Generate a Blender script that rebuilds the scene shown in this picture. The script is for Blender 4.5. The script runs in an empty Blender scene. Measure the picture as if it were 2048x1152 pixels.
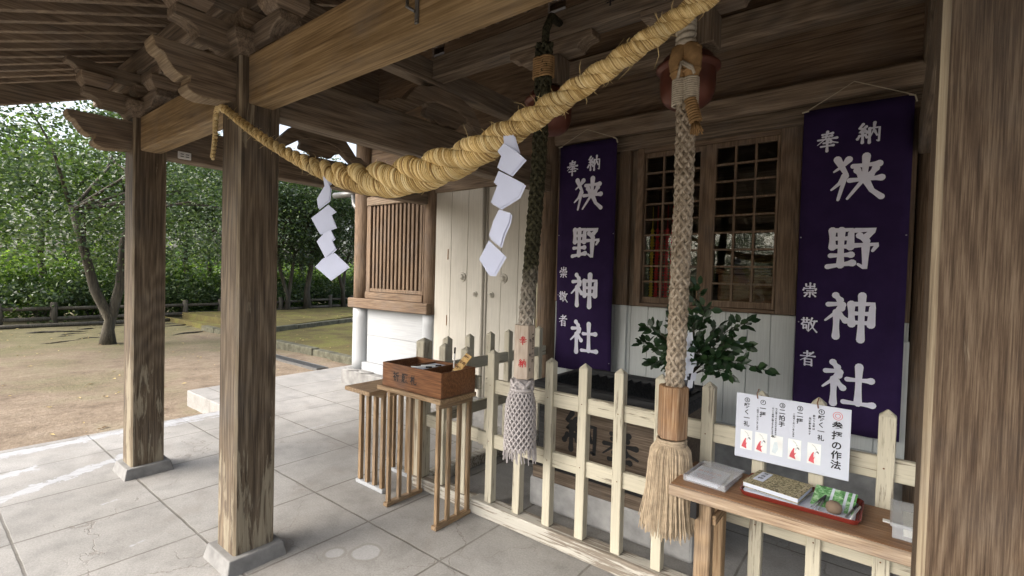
import bpy, bmesh, math, random
import numpy as np
from mathutils import Vector, Matrix
random.seed(7); RNG = np.random.default_rng(7)
SC = bpy.context.scene
COL = SC.collection

# ------------------------------------------------------------------ camera
cam = bpy.data.cameras.new('camera'); camo = bpy.data.objects.new('camera', cam); COL.objects.link(camo)
cam.sensor_width = 36.0; cam.lens = 974.68 / 2048 * 36.0; cam.clip_start = 0.02; cam.clip_end = 600
m = Matrix(((0.785951, -0.036477, 0.617212), (0.617692, 0.002455, -0.786416), (0.027171, 0.999331, 0.024461)))
camo.matrix_world = Matrix.Translation((2.60872, -1.07782, 1.55)) @ m.to_4x4()
SC.camera = camo
# ------------------------------------------------------------------ world and sun
W = bpy.data.worlds.new('World'); SC.world = W; W.use_nodes = True
wn = W.node_tree; bg = wn.nodes['Background']
sky = wn.nodes.new('ShaderNodeTexSky'); sky.sky_type = 'NISHITA'; sky.sun_disc = False
SUN_EL, SUN_AZ = math.radians(38), math.radians(205)     # azimuth of the sun, clockwise from +Y
sky.sun_elevation = SUN_EL; sky.sun_rotation = SUN_AZ
sky.air_density = 1.0; sky.dust_density = 6.0; sky.ozone_density = 1.0
hs = wn.nodes.new('ShaderNodeHueSaturation'); hs.inputs['Saturation'].default_value = 0.55
wn.links.new(sky.outputs[0], hs.inputs['Color']); wn.links.new(hs.outputs[0], bg.inputs['Color'])
bg.inputs['Strength'].default_value = 0.15
sl = bpy.data.lights.new('sun', 'SUN'); sl.energy = 0.5; sl.angle = math.radians(60); sl.color = (1.0, 0.985, 0.965)
slo = bpy.data.objects.new('sun', sl); COL.objects.link(slo)
sd = Vector((math.sin(SUN_AZ) * math.cos(SUN_EL), math.cos(SUN_AZ) * math.cos(SUN_EL), math.sin(SUN_EL)))
slo.rotation_euler = sd.to_track_quat('Z', 'Y').to_euler(); slo.location = (0, 0, 30)
SC.view_settings.view_transform = 'Standard'; SC.view_settings.look = 'None'; SC.view_settings.gamma = 1.0
SC.view_settings.use_curve_mapping = False
SC.view_settings.exposure = 1.78
SC.cycles.max_bounces = 10; SC.cycles.diffuse_bounces = 5; SC.cycles.transparent_max_bounces = 16
SC.cycles.use_denoising = True
try: SC.cycles.denoiser = 'OPENIMAGEDENOISE'
except Exception: pass

# ------------------------------------------------------------------ mesh helpers
WL = {}
def wloc(o): return WL.get(o.name, Vector((0, 0, 0))) if o else Vector((0, 0, 0))
class MB:
    def __init__(s): s.v = []; s.f = []; s.m = []; s.uv = {}
    def add(s, vs, fs, mi=0):
        b = len(s.v); s.v += [tuple(p) for p in vs]
        for f in fs: s.f.append(tuple(i + b for i in f)); s.m.append(mi)
        return s
    def box(s, x0, x1, y0, y1, z0, z1, mi=0):
        return s.add([(x0, y0, z0), (x1, y0, z0), (x1, y1, z0), (x0, y1, z0), (x0, y0, z1), (x1, y0, z1), (x1, y1, z1), (x0, y1, z1)],
                     [(0, 3, 2, 1), (4, 5, 6, 7), (0, 1, 5, 4), (1, 2, 6, 5), (2, 3, 7, 6), (3, 0, 4, 7)], mi)
    def frustum(s, cx, cy, hx0, hy0, z0, hx1, hy1, z1, mi=0):
        return s.add([(cx - hx0, cy - hy0, z0), (cx + hx0, cy - hy0, z0), (cx + hx0, cy + hy0, z0), (cx - hx0, cy + hy0, z0),
                      (cx - hx1, cy - hy1, z1), (cx + hx1, cy - hy1, z1), (cx + hx1, cy + hy1, z1), (cx - hx1, cy + hy1, z1)],
                     [(0, 3, 2, 1), (4, 5, 6, 7), (0, 1, 5, 4), (1, 2, 6, 5), (2, 3, 7, 6), (3, 0, 4, 7)], mi)
    def obox(s, o, ax, ay, az, mi=0):      # oriented box from corner o and three edge vectors
        o, ax, ay, az = map(Vector, (o, ax, ay, az))
        return s.add([o, o + ax, o + ax + ay, o + ay, o + az, o + ax + az, o + ax + ay + az, o + ay + az],
                     [(0, 3, 2, 1), (4, 5, 6, 7), (0, 1, 5, 4), (1, 2, 6, 5), (2, 3, 7, 6), (3, 0, 4, 7)], mi)
    def prism(s, poly, axis, a, b, mi=0):  # poly: 2d points in the other two axes (in order x,y,z without axis)
        n = len(poly)
        def P(p, t): return {'X': (t, p[0], p[1]), 'Y': (p[0], t, p[1]), 'Z': (p[0], p[1], t)}[axis]
        vs = [P(p, a) for p in poly] + [P(p, b) for p in poly]
        fs = [tuple(range(n))[::-1], tuple(range(n, 2 * n))] + [(i, (i + 1) % n, n + (i + 1) % n, n + i) for i in range(n)]
        return s.add(vs, fs, mi)
    def tube(s, pts, rad, n=8, mi=0, cap=True, phase=0.0):
        pts = [Vector(p) for p in pts]; k = len(pts)
        if not hasattr(rad, '__len__'): rad = [rad] * k
        vs = []; up = None
        for i, p in enumerate(pts):
            d = (pts[min(i + 1, k - 1)] - pts[max(i - 1, 0)]).normalized()
            if up is None: up = Vector((0, 0, 1)) if abs(d.z) < .9 else Vector((1, 0, 0))
            r = d.cross(up)
            if r.length < 1e-6: r = d.cross(Vector((0, 1, 0)))
            r.normalize(); up = r.cross(d).normalized()
            for j in range(n):
                a = 2 * math.pi * j / n + phase
                vs.append(p + (r * math.cos(a) + up * math.sin(a)) * rad[i])
        fs = [(i * n + j, i * n + (j + 1) % n, (i + 1) * n + (j + 1) % n, (i + 1) * n + j) for i in range(k - 1) for j in range(n)]
        if cap: fs += [tuple(range(n))[::-1], tuple(range((k - 1) * n, k * n))]
        b = len(s.f); s.add(vs, fs, mi)
        for i in range(k - 1):                     # uv: u along, v around
            for j in range(n): s.uv[b + i * n + j] = ((i, j / n), (i, (j + 1) / n), (i + 1, (j + 1) / n), (i + 1, j / n))
        return s
    def lathe(s, cx, cy, prof, n=24, mi=0):
        vs = []
        for r, z in prof:
            for j in range(n):
                a = 2 * math.pi * j / n; vs.append((cx + r * math.cos(a), cy + r * math.sin(a), z))
        k = len(prof)
        fs = [(i * n + j, i * n + (j + 1) % n, (i + 1) * n + (j + 1) % n, (i + 1) * n + j) for i in range(k - 1) for j in range(n)]
        if prof[0][0] > 1e-5: fs.append(tuple(range(n))[::-1])
        if prof[-1][0] > 1e-5: fs.append(tuple(range((k - 1) * n, k * n)))
        return s.add(vs, fs, mi)
    def build(s, name, mats, parent=None, loc=None, bevel=0, seg=1, smooth=False, angle=35):
        me = bpy.data.meshes.new(name)
        org = Vector(loc) if loc is not None else wloc(parent)
        me.from_pydata([tuple(Vector(p) - org) for p in s.v], [], s.f)
        if not isinstance(mats, (list, tuple)): mats = [mats]
        for mm in mats: me.materials.append(mm)
        if len(mats) > 1: me.polygons.foreach_set('material_index', s.m)
        if s.uv:
            uvl = me.uv_layers.new(name='UVMap')
            for pi, c in s.uv.items():
                for li, t in zip(me.polygons[pi].loop_indices, c): uvl.data[li].uv = t
        if smooth: me.polygons.foreach_set('use_smooth', [True] * len(me.polygons))
        me.update()
        o = bpy.data.objects.new(name, me); COL.objects.link(o)
        o.location = org - wloc(parent)
        WL[o.name] = org
        if parent: o.parent = parent
        if bevel:
            b = o.modifiers.new('bevel', 'BEVEL'); b.width = bevel; b.segments = seg; b.limit_method = 'ANGLE'; b.angle_limit = math.radians(angle)
        return o
def tag(o, label, cat, group=None, kind=None):
    if label: o['label'] = label
    if cat: o['category'] = cat
    if group: o['group'] = group
    if kind: o['kind'] = kind
    return o
def thing(name, label, cat, loc=(0, 0, 0), group=None):
    o = bpy.data.objects.new(name, None); COL.objects.link(o); o.location = loc; o.empty_display_size = .1
    WL[o.name] = Vector(loc)
    return tag(o, label, cat, group)
def struct(o): o['kind'] = 'structure'; return o
def copy_part(o, parent, dloc=(0, 0, 0)):
    c = o.copy(); COL.objects.link(c); c.parent = parent
    c.location = Vector(o.location) + Vector(dloc); WL[c.name] = wloc(o) + Vector(dloc)
    for ch in o.children:
        g = ch.copy(); COL.objects.link(g); g.parent = c; WL[g.name] = wloc(ch) + Vector(dloc)
    return c

# ------------------------------------------------------------------ materials
class NT:
    def __init__(s, name):
        s.mat = bpy.data.materials.new(name); s.mat.use_nodes = True; s.t = s.mat.node_tree
        s.b = s.t.nodes['Principled BSDF']; s.out = s.t.nodes['Material Output']
    def n(s, typ, **k):
        x = s.t.nodes.new(typ)
        for a, v in k.items(): setattr(x, a, v)
        return x
    def l(s, a, b): s.t.links.new(a, b)
    def put(s, sock, v):
        if hasattr(v, 'is_linked') or hasattr(v, 'links'): s.l(v, sock)
        else: sock.default_value = v
    def M(s, op, a, b=None, c=None, clamp=False):
        x = s.n('ShaderNodeMath', operation=op); x.use_clamp = clamp
        for i, v in enumerate((a, b, c)):
            if v is not None: s.put(x.inputs[i], v)
        return x.outputs[0]
    def mix(s, f, a, b, blend='MIX'):
        x = s.n('ShaderNodeMix', data_type='RGBA', blend_type=blend)
        s.put(x.inputs[0], f)
        for i, v in ((6, a), (7, b)):
            s.put(x.inputs[i], v if not isinstance(v, tuple) else (*v[:3], 1))
        return x.outputs[2]
    def ramp(s, f, stops):
        x = s.n('ShaderNodeValToRGB'); s.l(f, x.inputs[0]); e = x.color_ramp.elements
        while len(e) < len(stops): e.new(.5)
        for el, (p, c) in zip(e, stops):
            el.position = p; el.color = (*c, 1) if hasattr(c, '__len__') else (c, c, c, 1)
        return x.outputs[0]
    def coord(s, scale=(1, 1, 1), off=(0, 0, 0), rnd=True, src='Object'):
        tc = s.n('ShaderNodeTexCoord'); v = tc.outputs[src]
        if rnd:
            oi = s.n('ShaderNodeObjectInfo'); cb = s.n('ShaderNodeCombineXYZ')
            for i, k in enumerate((7.3, 13.1, 5.7)): s.l(s.M('MULTIPLY', oi.outputs['Random'], k), cb.inputs[i])
            a = s.n('ShaderNodeVectorMath', operation='ADD'); s.l(v, a.inputs[0]); s.l(cb.outputs[0], a.inputs[1]); v = a.outputs[0]
        mp = s.n('ShaderNodeMapping'); s.l(v, mp.inputs[0]); mp.inputs['Scale'].default_value = scale; mp.inputs['Location'].default_value = off
        return mp.outputs[0]
    def noise(s, vec, scale, detail=4, rough=.55, dist=0):
        x = s.n('ShaderNodeTexNoise'); s.l(vec, x.inputs['Vector']); x.inputs['Scale'].default_value = scale
        x.inputs['Detail'].default_value = detail; x.inputs['Roughness'].default_value = rough; x.inputs['Distortion'].default_value = dist
        return x.outputs[0]
    def bump(s, h, strength, dist):
        x = s.n('ShaderNodeBump'); s.l(h, x.inputs['Height']); x.inputs['Strength'].default_value = strength; x.inputs['Distance'].default_value = dist
        s.l(x.outputs[0], s.b.inputs['Normal'])
    def done(s, col=None, rough=.7, spec=.3):
        if col is not None: s.put(s.b.inputs['Base Color'], col if not isinstance(col, tuple) else (*col[:3], 1))
        s.put(s.b.inputs['Roughness'], rough); s.b.inputs['Specular IOR Level'].default_value = spec
        return s.mat
def axs(a, along, across=1.0): return tuple(along if c == a else across for c in 'XYZ')

def wood(name, axis, dark, mid, light, grain=1.0, bump=.35, wear=None, ring=5.0, rough=.75, wearcol=(.26, .222, .172), patch=(.80, 1.15), ringw=.07):
    k = NT(name); dark, mid, light, wearcol = [(q[0] * .97, q[1] * .985, q[2] * .92) for q in (dark, mid, light, wearcol)]
    v1 = k.coord(axs(axis, .05)); n1 = k.noise(v1, 52 * grain, 8, .7)
    cn = k.noise(k.coord(axs(axis, .10), off=(.31, .23, .17)), 2.6, 2, .45, .2)
    rg = k.M('MULTIPLY_ADD', k.M('SINE', k.M('MULTIPLY', cn, ring * 34 * grain)), .5, .5)
    fine = k.noise(k.coord(axs(axis, .018)), 170 * grain, 3, .6)
    f = k.M('ADD', k.M('ADD', k.M('MULTIPLY', rg, ringw), k.M('MULTIPLY', n1, .58)), k.M('MULTIPLY', fine, .50 - ringw * .5))
    c = k.ramp(f, [(.40, dark), (.54, mid), (.69, light)])
    pt = k.noise(k.coord(axs(axis, .5)), 2.1, 3, .6)
    c = k.mix(1.0, c, k.ramp(pt, [(.3, patch[0]), (.7, patch[1])]), 'MULTIPLY')
    gr = k.noise(k.coord((1, 1, 1), off=(3, 1, 2)), 3.0, 5, .65)
    c = k.mix(k.M('MULTIPLY', k.ramp(gr, [(.48, 0.0), (.72, 1.0)]), .30), c, tuple((sum(mid) / 3 * 1.25,) * 3))
    h = f
    if wear is not None:
        z0, zr, amt = wear
        sx = k.n('ShaderNodeSeparateXYZ'); tc = k.n('ShaderNodeTexCoord'); k.l(tc.outputs['Object'], sx.inputs[0])
        wn_ = k.noise(k.coord(axs(axis, .12)), 16, 6, .66, .5)
        wb = k.noise(k.coord((1, 1, .6)), 4, 2, .5)
        low = k.M('MULTIPLY', k.M('SUBTRACT', z0, sx.outputs[2]), zr, clamp=True)
        mk = k.M('ADD', k.M('ADD', k.M('MULTIPLY', wn_, .75), k.M('MULTIPLY', wb, .3)), k.M('MULTIPLY', low, amt))
        mk = k.ramp(mk, [(.645, 0.0), (.685, 1.0)])
        wc = k.ramp(f, [(.28, tuple(x * .45 for x in wearcol)), (.5, wearcol), (.75, tuple(min(1, x * 1.25) for x in wearcol))])
        c = k.mix(k.M('MULTIPLY', mk, .82), c, wc)
        h = k.M('SUBTRACT', f, k.M('MULTIPLY', mk, .5))
    k.bump(h, bump, .010)
    return k.done(c, rough, .25)
def painted(name, axis, base, under, crack=.5, bump=.3, dirt=.25, cs=1.0):
    k = NT(name)
    n1 = k.noise(k.coord(axs(axis, .045)), 75 * cs, 5, .7, .3); n2 = k.noise(k.coord(axs(axis, .5)), 5, 4, .6)
    mk = k.M('ADD', k.M('MULTIPLY', n1, .8), k.M('MULTIPLY', n2, .35))
    a = .80 - .22 * crack
    mk = k.ramp(mk, [(a, 0.0), (a + .05, 1.0)])
    d = k.noise(k.coord((1, 1, 1), off=(5, 2, 1)), 2.4, 4, .6)
    c = k.mix(k.M('MULTIPLY', k.ramp(d, [(.42, 0.0), (.75, 1.0)]), dirt), base, tuple(x * y for x, y in zip(base, (.55, .53, .48))))
    fine = k.noise(k.coord(axs(axis, .03)), 120, 3, .6)
    c = k.mix(1.0, c, k.ramp(fine, [(.3, .88), (.7, 1.06)]), 'MULTIPLY')
    c = k.mix(mk, c, under)
    k.bump(k.M('ADD', k.M('MULTIPLY', mk, -.7), k.M('MULTIPLY', fine, .5)), bump, .004)
    return k.done(c, .62, .3)
def plain(name, col, rough=.6, spec=.3, var=.12, scale=14, bump=0, metal=0):
    k = NT(name)
    n = k.noise(k.coord((1, 1, 1)), scale, 5, .6)
    c = k.mix(1.0, (*col, 1), k.ramp(n, [(.3, 1 - var), (.7, 1 + var)]), 'MULTIPLY')
    if bump: k.bump(n, bump, .004)
    k.b.inputs['Metallic'].default_value = metal
    return k.done(c, rough, spec)

D1, D2, D3 = (.045, .028, .018), (.105, .066, .042), (.20, .135, .088)
MP = {a: wood('weathered_post_' + a, a, (.042, .030, .0215), (.102, .074, .053), (.21, .162, .12), wear=(1.5, .55, .17) if a == 'Z' else None, bump=.55) for a in 'Z'}
MP_NEAR = wood('near_post_wood', 'Z', (.036, .022, .014), (.082, .053, .035), (.155, .112, .080), grain=3.0, bump=.6, wear=(1.75, -.50, .13), wearcol=(.33, .275, .22))
M_EDGE = wood('worn_arris', 'Z', (.10, .075, .053), (.20, .155, .112), (.33, .27, .20), bump=.5)
M_BEAM = wood('tan_beam_wood', 'X', (.115, .070, .034), (.23, .150, .076), (.36, .25, .14), ring=4, grain=.8)
DW = {a: wood('dark_timber_' + a, a, (.072, .053, .040), (.158, .116, .087), (.275, .21, .16)) for a in 'XYZ'}
BW = {a: wood('brown_board_' + a, a, (.092, .066, .049), (.195, .14, .103), (.32, .242, .182)) for a in 'XYZ'}
BL = wood('upper_board_wood', 'X', (.075, .046, .031), (.15, .098, .066), (.245, .168, .115), grain=.8)
FW = {a: wood('window_timber_' + a, a, (.078, .050, .035), (.152, .102, .072), (.245, .172, .124), grain=1.4) for a in 'XYZ'}
SW = {a: wood('stand_timber_' + a, a, (.135, .085, .05), (.25, .165, .10), (.38, .27, .175), grain=2.0) for a in 'XYZ'}
M_SHELF = wood('shelf_board_wood', 'X', (.12, .055, .027), (.225, .115, .058), (.33, .19, .11), grain=1.6, rough=.45)
M_SHELFEDGE = wood('shelf_edge_wood', 'X', (.18, .12, .085), (.31, .225, .165), (.45, .35, .27), grain=2)
M_BOX = wood('varnished_box_wood', 'X', (.085, .032, .014), (.165, .068, .030), (.26, .118, .055), grain=1.6, rough=.38, bump=.15)
M_OBOX = wood('offering_box_wood', 'X', (.062, .045, .035), (.122, .091, .071), (.195, .15, .12), grain=1.3)
M_OTOP = wood('blackened_slat_wood', 'X', (.012, .012, .014), (.03, .03, .034), (.06, .06, .065))
M_CREAM = {a: painted('cream_paint_' + a, a, (.52, .485, .38), (.23, .20, .155), .70, bump=.45) for a in 'XYZ'}
M_SILL = painted('worn_sill_paint', 'X', (.46, .44, .385), (.20, .17, .135), 1.05, bump=.5, cs=.8)
M_WHITE = {a: painted('white_board_paint_' + a, a, (.36, .375, .39), (.36, .35, .33), .16, bump=.2, dirt=.15) for a in 'XYZ'}
M_DOOR = painted('door_paint', 'Z', (.52, .495, .435), (.42, .37, .28), .12, bump=.25, dirt=.3)
M_PALE = painted('pale_wall_paint', 'Z', (.56, .59, .58), (.42, .44, .4), .05, bump=.12, dirt=.15)
M_CONC = plain('concrete_block', (.20, .197, .19), .85, .2, .28, 9, .25)
M_CONCD = plain('grey_concrete', (.30, .30, .295), .8, .25, .35, 6, .3)  # grey toned for the foundation's shade; the box base shares it
M_BLACK = plain('black_paint', (.012, .012, .013), .5)
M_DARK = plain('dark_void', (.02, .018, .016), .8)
M_PAPER = plain('white_paper', (.54, .575, .66), .7, .2, .04, 6)
M_PURPLE = plain('purple_cloth', (.025, .0132, .051), .85, .1, .18, 5, .1)
M_LETTER = plain('pale_lettering', (.74, .74, .84), .8, .1, .06, 20)
M_INK = plain('black_ink', (.018, .018, .02), .7)
M_REDINK = plain('red_ink', (.45, .02, .03), .7)
M_BELL = plain('red_brown_copper', (.115, .036, .022), .42, .5, .28, 7, .1, .35)
M_METAL = plain('grey_metal', (.18, .18, .175), .45, .5, .15, 20, 0, .6)
M_STEEL = plain('bright_steel', (.6, .6, .6), .3, .5, .1, 20, 0, .9)
M_STONE = plain('mossy_kerb_stone', (.095, .092, .066), .9, .2, .45, 8, .6)
M_BARK = wood('tree_bark', 'Z', (.020, .017, .013), (.050, .042, .032), (.105, .092, .07), grain=.7, ring=2, bump=.8)
M_LOG = wood('fence_log_bark', 'Z', (.035, .03, .025), (.085, .073, .06), (.16, .14, .115), bump=.7)
M_WHITEPL = plain('white_plastic', (.72, .72, .70), .4, .4, .03)
M_CLAY = plain('round_stone_grey', (.19, .14, .10), .8, .2, .15, 12)
M_TRAY = plain('dark_red_lacquer', (.16, .022, .016), .25, .5, .1)
M_CORD = plain('pale_cord', (.46, .40, .30), .8, .2, .1, 30)

def straw(name, dark, mid, light, uscale, vscale, bump=.6, skew=0.0, zramp=None):
    k = NT(name)
    tc = k.n('ShaderNodeTexCoord'); sx = k.n('ShaderNodeSeparateXYZ'); k.l(tc.outputs['UV'], sx.inputs[0])
    cb = k.n('ShaderNodeCombineXYZ')
    k.l(k.M('ADD', k.M('MULTIPLY', sx.outputs[0], uscale), k.M('MULTIPLY', sx.outputs[1], skew)), cb.inputs[0])
    k.l(k.M('MULTIPLY', sx.outputs[1], vscale), cb.inputs[1])
    n = k.noise(cb.outputs[0], 1.0, 4, .7, .3)
    b = k.noise(k.coord((1, 1, 1), rnd=False), 14, 3, .6)
    c = k.ramp(k.M('ADD', k.M('MULTIPLY', n, .8), k.M('MULTIPLY', b, .25)), [(.36, dark), (.50, mid), (.66, light)])
    if zramp:
        z, fac_w, dk = zramp
        so = k.n('ShaderNodeSeparateXYZ'); k.l(tc.outputs['Object'], so.inputs[0])
        f = k.M('MULTIPLY', k.M('SUBTRACT', k.M('ADD', so.outputs[2], k.M('MULTIPLY', b, .4)), z), fac_w, clamp=True)
        sp = k.noise(k.coord((1, 1, 1), rnd=False), 60, 3, .7)
        c = k.mix(f, c, k.ramp(sp, [(.40, dk), (.62, tuple(x * 3.2 for x in dk))]))
    k.bump(n, bump, .006)
    return k.done(c, .8, .2)
M_STRAW = straw('golden_straw', (.24, .155, .06), (.60, .45, .215), (.84, .71, .43), 1.5, 1.3, 1.0, 6.0)
M_STRAWHAIR = plain('loose_straw', (.55, .42, .2), .8, .2, .1)
M_ROPEL = straw('dark_hemp_braid', (.17, .145, .12), (.36, .32, .27), (.52, .48, .42), .4, 3, .5, 2, (.95, 3.0, (.022, .021, .012)))
M_ROPER = straw('tan_hemp_braid', (.14, .108, .075), (.31, .255, .19), (.52, .45, .365), .4, 3, .5, 2)
M_HEMP = plain('tan_hemp_fibre', (.40, .32, .225), .85, .2, .25, 40, .3)
M_NET = plain('grey_net_cord', (.42, .39, .385), .85, .2, .2, 60, .2)
M_ORANGE = plain('orange_cloth', (.30, .185, .085), .85, .15, .3, 22, .3)
M_GREYCLOTH = plain('grey_bound_cord', (.45, .40, .32), .85, .15, .25, 50, .3)
M_BLOCKR = wood('worn_handle_wood', 'Z', (.12, .06, .03), (.26, .145, .08), (.42, .29, .19), grain=1.6)
M_BLOCKL = wood('pale_handle_wood', 'Z', (.33, .25, .21), (.46, .37, .32), (.56, .47, .41), grain=2, bump=.15)

def leaf_mat(name, a, b, c, trans=.35):
    k = NT(name)
    g = k.n('ShaderNodeNewGeometry'); col = k.ramp(g.outputs['Random Per Island'], [(0, a), (.55, b), (1, c)])
    oi = k.n('ShaderNodeObjectInfo')
    col = k.mix(1.0, col, k.ramp(oi.outputs['Random'], [(0, .8), (1, 1.15)]), 'MULTIPLY')
    k.done(col, .36, .5)
    t = k.n('ShaderNodeBsdfTranslucent'); k.l(k.mix(1.0, col, (1.25, 1.35, .6, 1), 'MULTIPLY'), t.inputs[0])
    mx = k.n('ShaderNodeMixShader'); mx.inputs[0].default_value = trans
    k.l(k.b.outputs[0], mx.inputs[1]); k.l(t.outputs[0], mx.inputs[2]); k.l(mx.outputs[0], k.out.inputs[0])
    return k.mat
M_LEAF = leaf_mat('broad_leaf', (.018, .036, .013), (.048, .085, .030), (.12, .165, .07))
M_LEAFD = leaf_mat('dark_leaf', (.020, .040, .015), (.045, .080, .028), (.10, .145, .06), .35)
M_LEAFB = leaf_mat('backlit_leaf', (.032, .068, .016), (.082, .145, .034), (.20, .28, .075), .5)  # brighter copy of the leaf green, backlighting put into its colour
M_SAKAKI = leaf_mat('glossy_sprig_leaf', (.014, .040, .016), (.026, .064, .024), (.050, .10, .036), .1)

# floor concrete with scored joints, hairline cracks, spills and water rings
def floor_mat():
    k = NT('scored_concrete_paving')
    tc = k.n('ShaderNodeTexCoord'); sx = k.n('ShaderNodeSeparateXYZ'); k.l(tc.outputs['Object'], sx.inputs[0]); x, y = sx.outputs[0], sx.outputs[1]
    O = k.coord((1, 1, 1), rnd=False)
    big = k.noise(O, .9, 5, .6); med = k.noise(O, 5, 5, .65); fine = k.noise(O, 90, 4, .7); grit = k.noise(O, 260, 2, .6)
    c = k.ramp(big, [(.3, (.215, .208, .195)), (.5, (.285, .277, .262)), (.7, (.34, .332, .318))])
    c = k.mix(1.0, c, k.ramp(med, [(.30, .76), (.52, 1.0), (.72, 1.08)]), 'MULTIPLY')
    c = k.mix(1.0, c, k.ramp(fine, [(.3, .80), (.65, 1.10)]), 'MULTIPLY')
    c = k.mix(1.0, c, k.ramp(grit, [(.3, .86), (.7, 1.08)]), 'MULTIPLY')
    # dark worn stains
    st = k.noise(k.coord((1, 1, 1), off=(4.2, 7.7, 0), rnd=False), 1.6, 6, .7, .5)
    c = k.mix(k.M('MULTIPLY', k.ramp(st, [(.54, 0.0), (.68, 1.0)]), .36), c, (.19, .17, .15))
    # joints
    wob = k.M('MULTIPLY', k.M('SUBTRACT', k.noise(O, 7, 3, .6), .5), .012)
    jm = None
    def acc(a, b): return b if a is None else k.M('MAXIMUM', a, b)
    for X in (-3.66, -3.04, -2.50, -1.78, -1.16, -.53, .09, .73, 1.37, 2.0, 2.65, 3.3):
        d = k.M('ABSOLUTE', k.M('ADD', k.M('SUBTRACT', x, X), wob)); jm = acc(jm, k.M('MULTIPLY', k.M('SUBTRACT', .0085, d), 220, clamp=True))
    for Y in (-2.06, -1.37, -.67, .022, .752, 1.45, 2.15):
        d = k.M('ABSOLUTE', k.M('ADD', k.M('SUBTRACT', y, Y), wob)); jm = acc(jm, k.M('MULTIPLY', k.M('SUBTRACT', .0085, d), 220, clamp=True))
    jn = k.ramp(k.noise(O, 3.1, 4, .6), [(.3, .45), (.6, 1.0)])
    c = k.mix(k.M('MULTIPLY', jm, k.M('MULTIPLY', jn, .88)), c, (.10, .09, .075))
    # cracks
    dv = k.n('ShaderNodeVectorMath', operation='ADD'); nz = k.n('ShaderNodeTexNoise'); k.l(O, nz.inputs['Vector']); nz.inputs['Scale'].default_value = 3.5; nz.inputs['Detail'].default_value = 6
    sc_ = k.n('ShaderNodeVectorMath', operation='SCALE'); k.l(nz.outputs[1], sc_.inputs[0]); sc_.inputs[3].default_value = .55
    k.l(O, dv.inputs[0]); k.l(sc_.outputs[0], dv.inputs[1])
    vo = k.n('ShaderNodeTexVoronoi', feature='DISTANCE_TO_EDGE'); k.l(dv.outputs[0], vo.inputs['Vector']); vo.inputs['Scale'].default_value = 1.15
    cm = k.M('MULTIPLY', k.M('SUBTRACT', .0065, vo.outputs[0]), 260, clamp=True)
    cm = k.M('MULTIPLY', cm, k.ramp(k.noise(k.coord((1, 1, 1), off=(2, 9, 0), rnd=False), 1.3, 3, .5), [(.46, 0.0), (.56, 1.0)]))
    c = k.mix(k.M('MULTIPLY', cm, .48), c, (.15, .13, .11))
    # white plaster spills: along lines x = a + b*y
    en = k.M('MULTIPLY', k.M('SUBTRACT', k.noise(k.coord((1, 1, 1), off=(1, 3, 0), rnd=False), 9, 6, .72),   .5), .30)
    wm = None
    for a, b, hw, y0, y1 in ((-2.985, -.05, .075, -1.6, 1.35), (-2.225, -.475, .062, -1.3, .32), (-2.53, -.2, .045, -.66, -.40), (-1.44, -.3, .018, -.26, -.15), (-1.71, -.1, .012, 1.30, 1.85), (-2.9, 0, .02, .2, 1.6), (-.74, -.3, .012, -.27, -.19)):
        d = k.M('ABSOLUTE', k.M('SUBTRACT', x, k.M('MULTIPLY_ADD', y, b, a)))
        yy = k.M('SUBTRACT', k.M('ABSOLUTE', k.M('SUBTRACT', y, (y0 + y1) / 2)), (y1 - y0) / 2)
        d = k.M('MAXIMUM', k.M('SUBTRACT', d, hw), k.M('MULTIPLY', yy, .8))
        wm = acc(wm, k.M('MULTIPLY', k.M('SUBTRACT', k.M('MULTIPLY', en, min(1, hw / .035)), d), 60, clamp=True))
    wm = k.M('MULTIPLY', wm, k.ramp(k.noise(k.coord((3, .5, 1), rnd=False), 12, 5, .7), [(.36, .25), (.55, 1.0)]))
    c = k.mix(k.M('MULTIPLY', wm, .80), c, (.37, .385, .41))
    # water rings
    rn = k.M('MULTIPLY', k.M('SUBTRACT', k.noise(O, 14, 3, .5), .5), .03)
    for px, py, r in ((.365, .54, .078), (.24, .425, .05)):
        dx = k.M('SUBTRACT', x, px); dy = k.M('SUBTRACT', y, py)
        d = k.M('ADD', k.M('SQRT', k.M('ADD', k.M('MULTIPLY', dx, dx), k.M('MULTIPLY', dy, dy))), rn)
        c = k.mix(k.M('MULTIPLY', k.M('MULTIPLY', k.M('SUBTRACT', r, d), 90, clamp=True), .22), c, (.52, .53, .56))
        c = k.mix(k.M('MULTIPLY', k.M('MULTIPLY', k.M('SUBTRACT', .012, k.M('ABSOLUTE', k.M('SUBTRACT', d, r + .006))), 130, clamp=True), .5), c, (.2, .19, .17))
    h = k.M('SUBTRACT', k.M('ADD', k.M('MULTIPLY', fine, .4), k.M('MULTIPLY', grit, .25)), k.M('MULTIPLY', k.M('MAXIMUM', jm, cm), 1.5))
    k.bump(h, .35, .005)
    return k.done(c, k.ramp(med, [(.3, .62), (.7, .85)]), .3)
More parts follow.
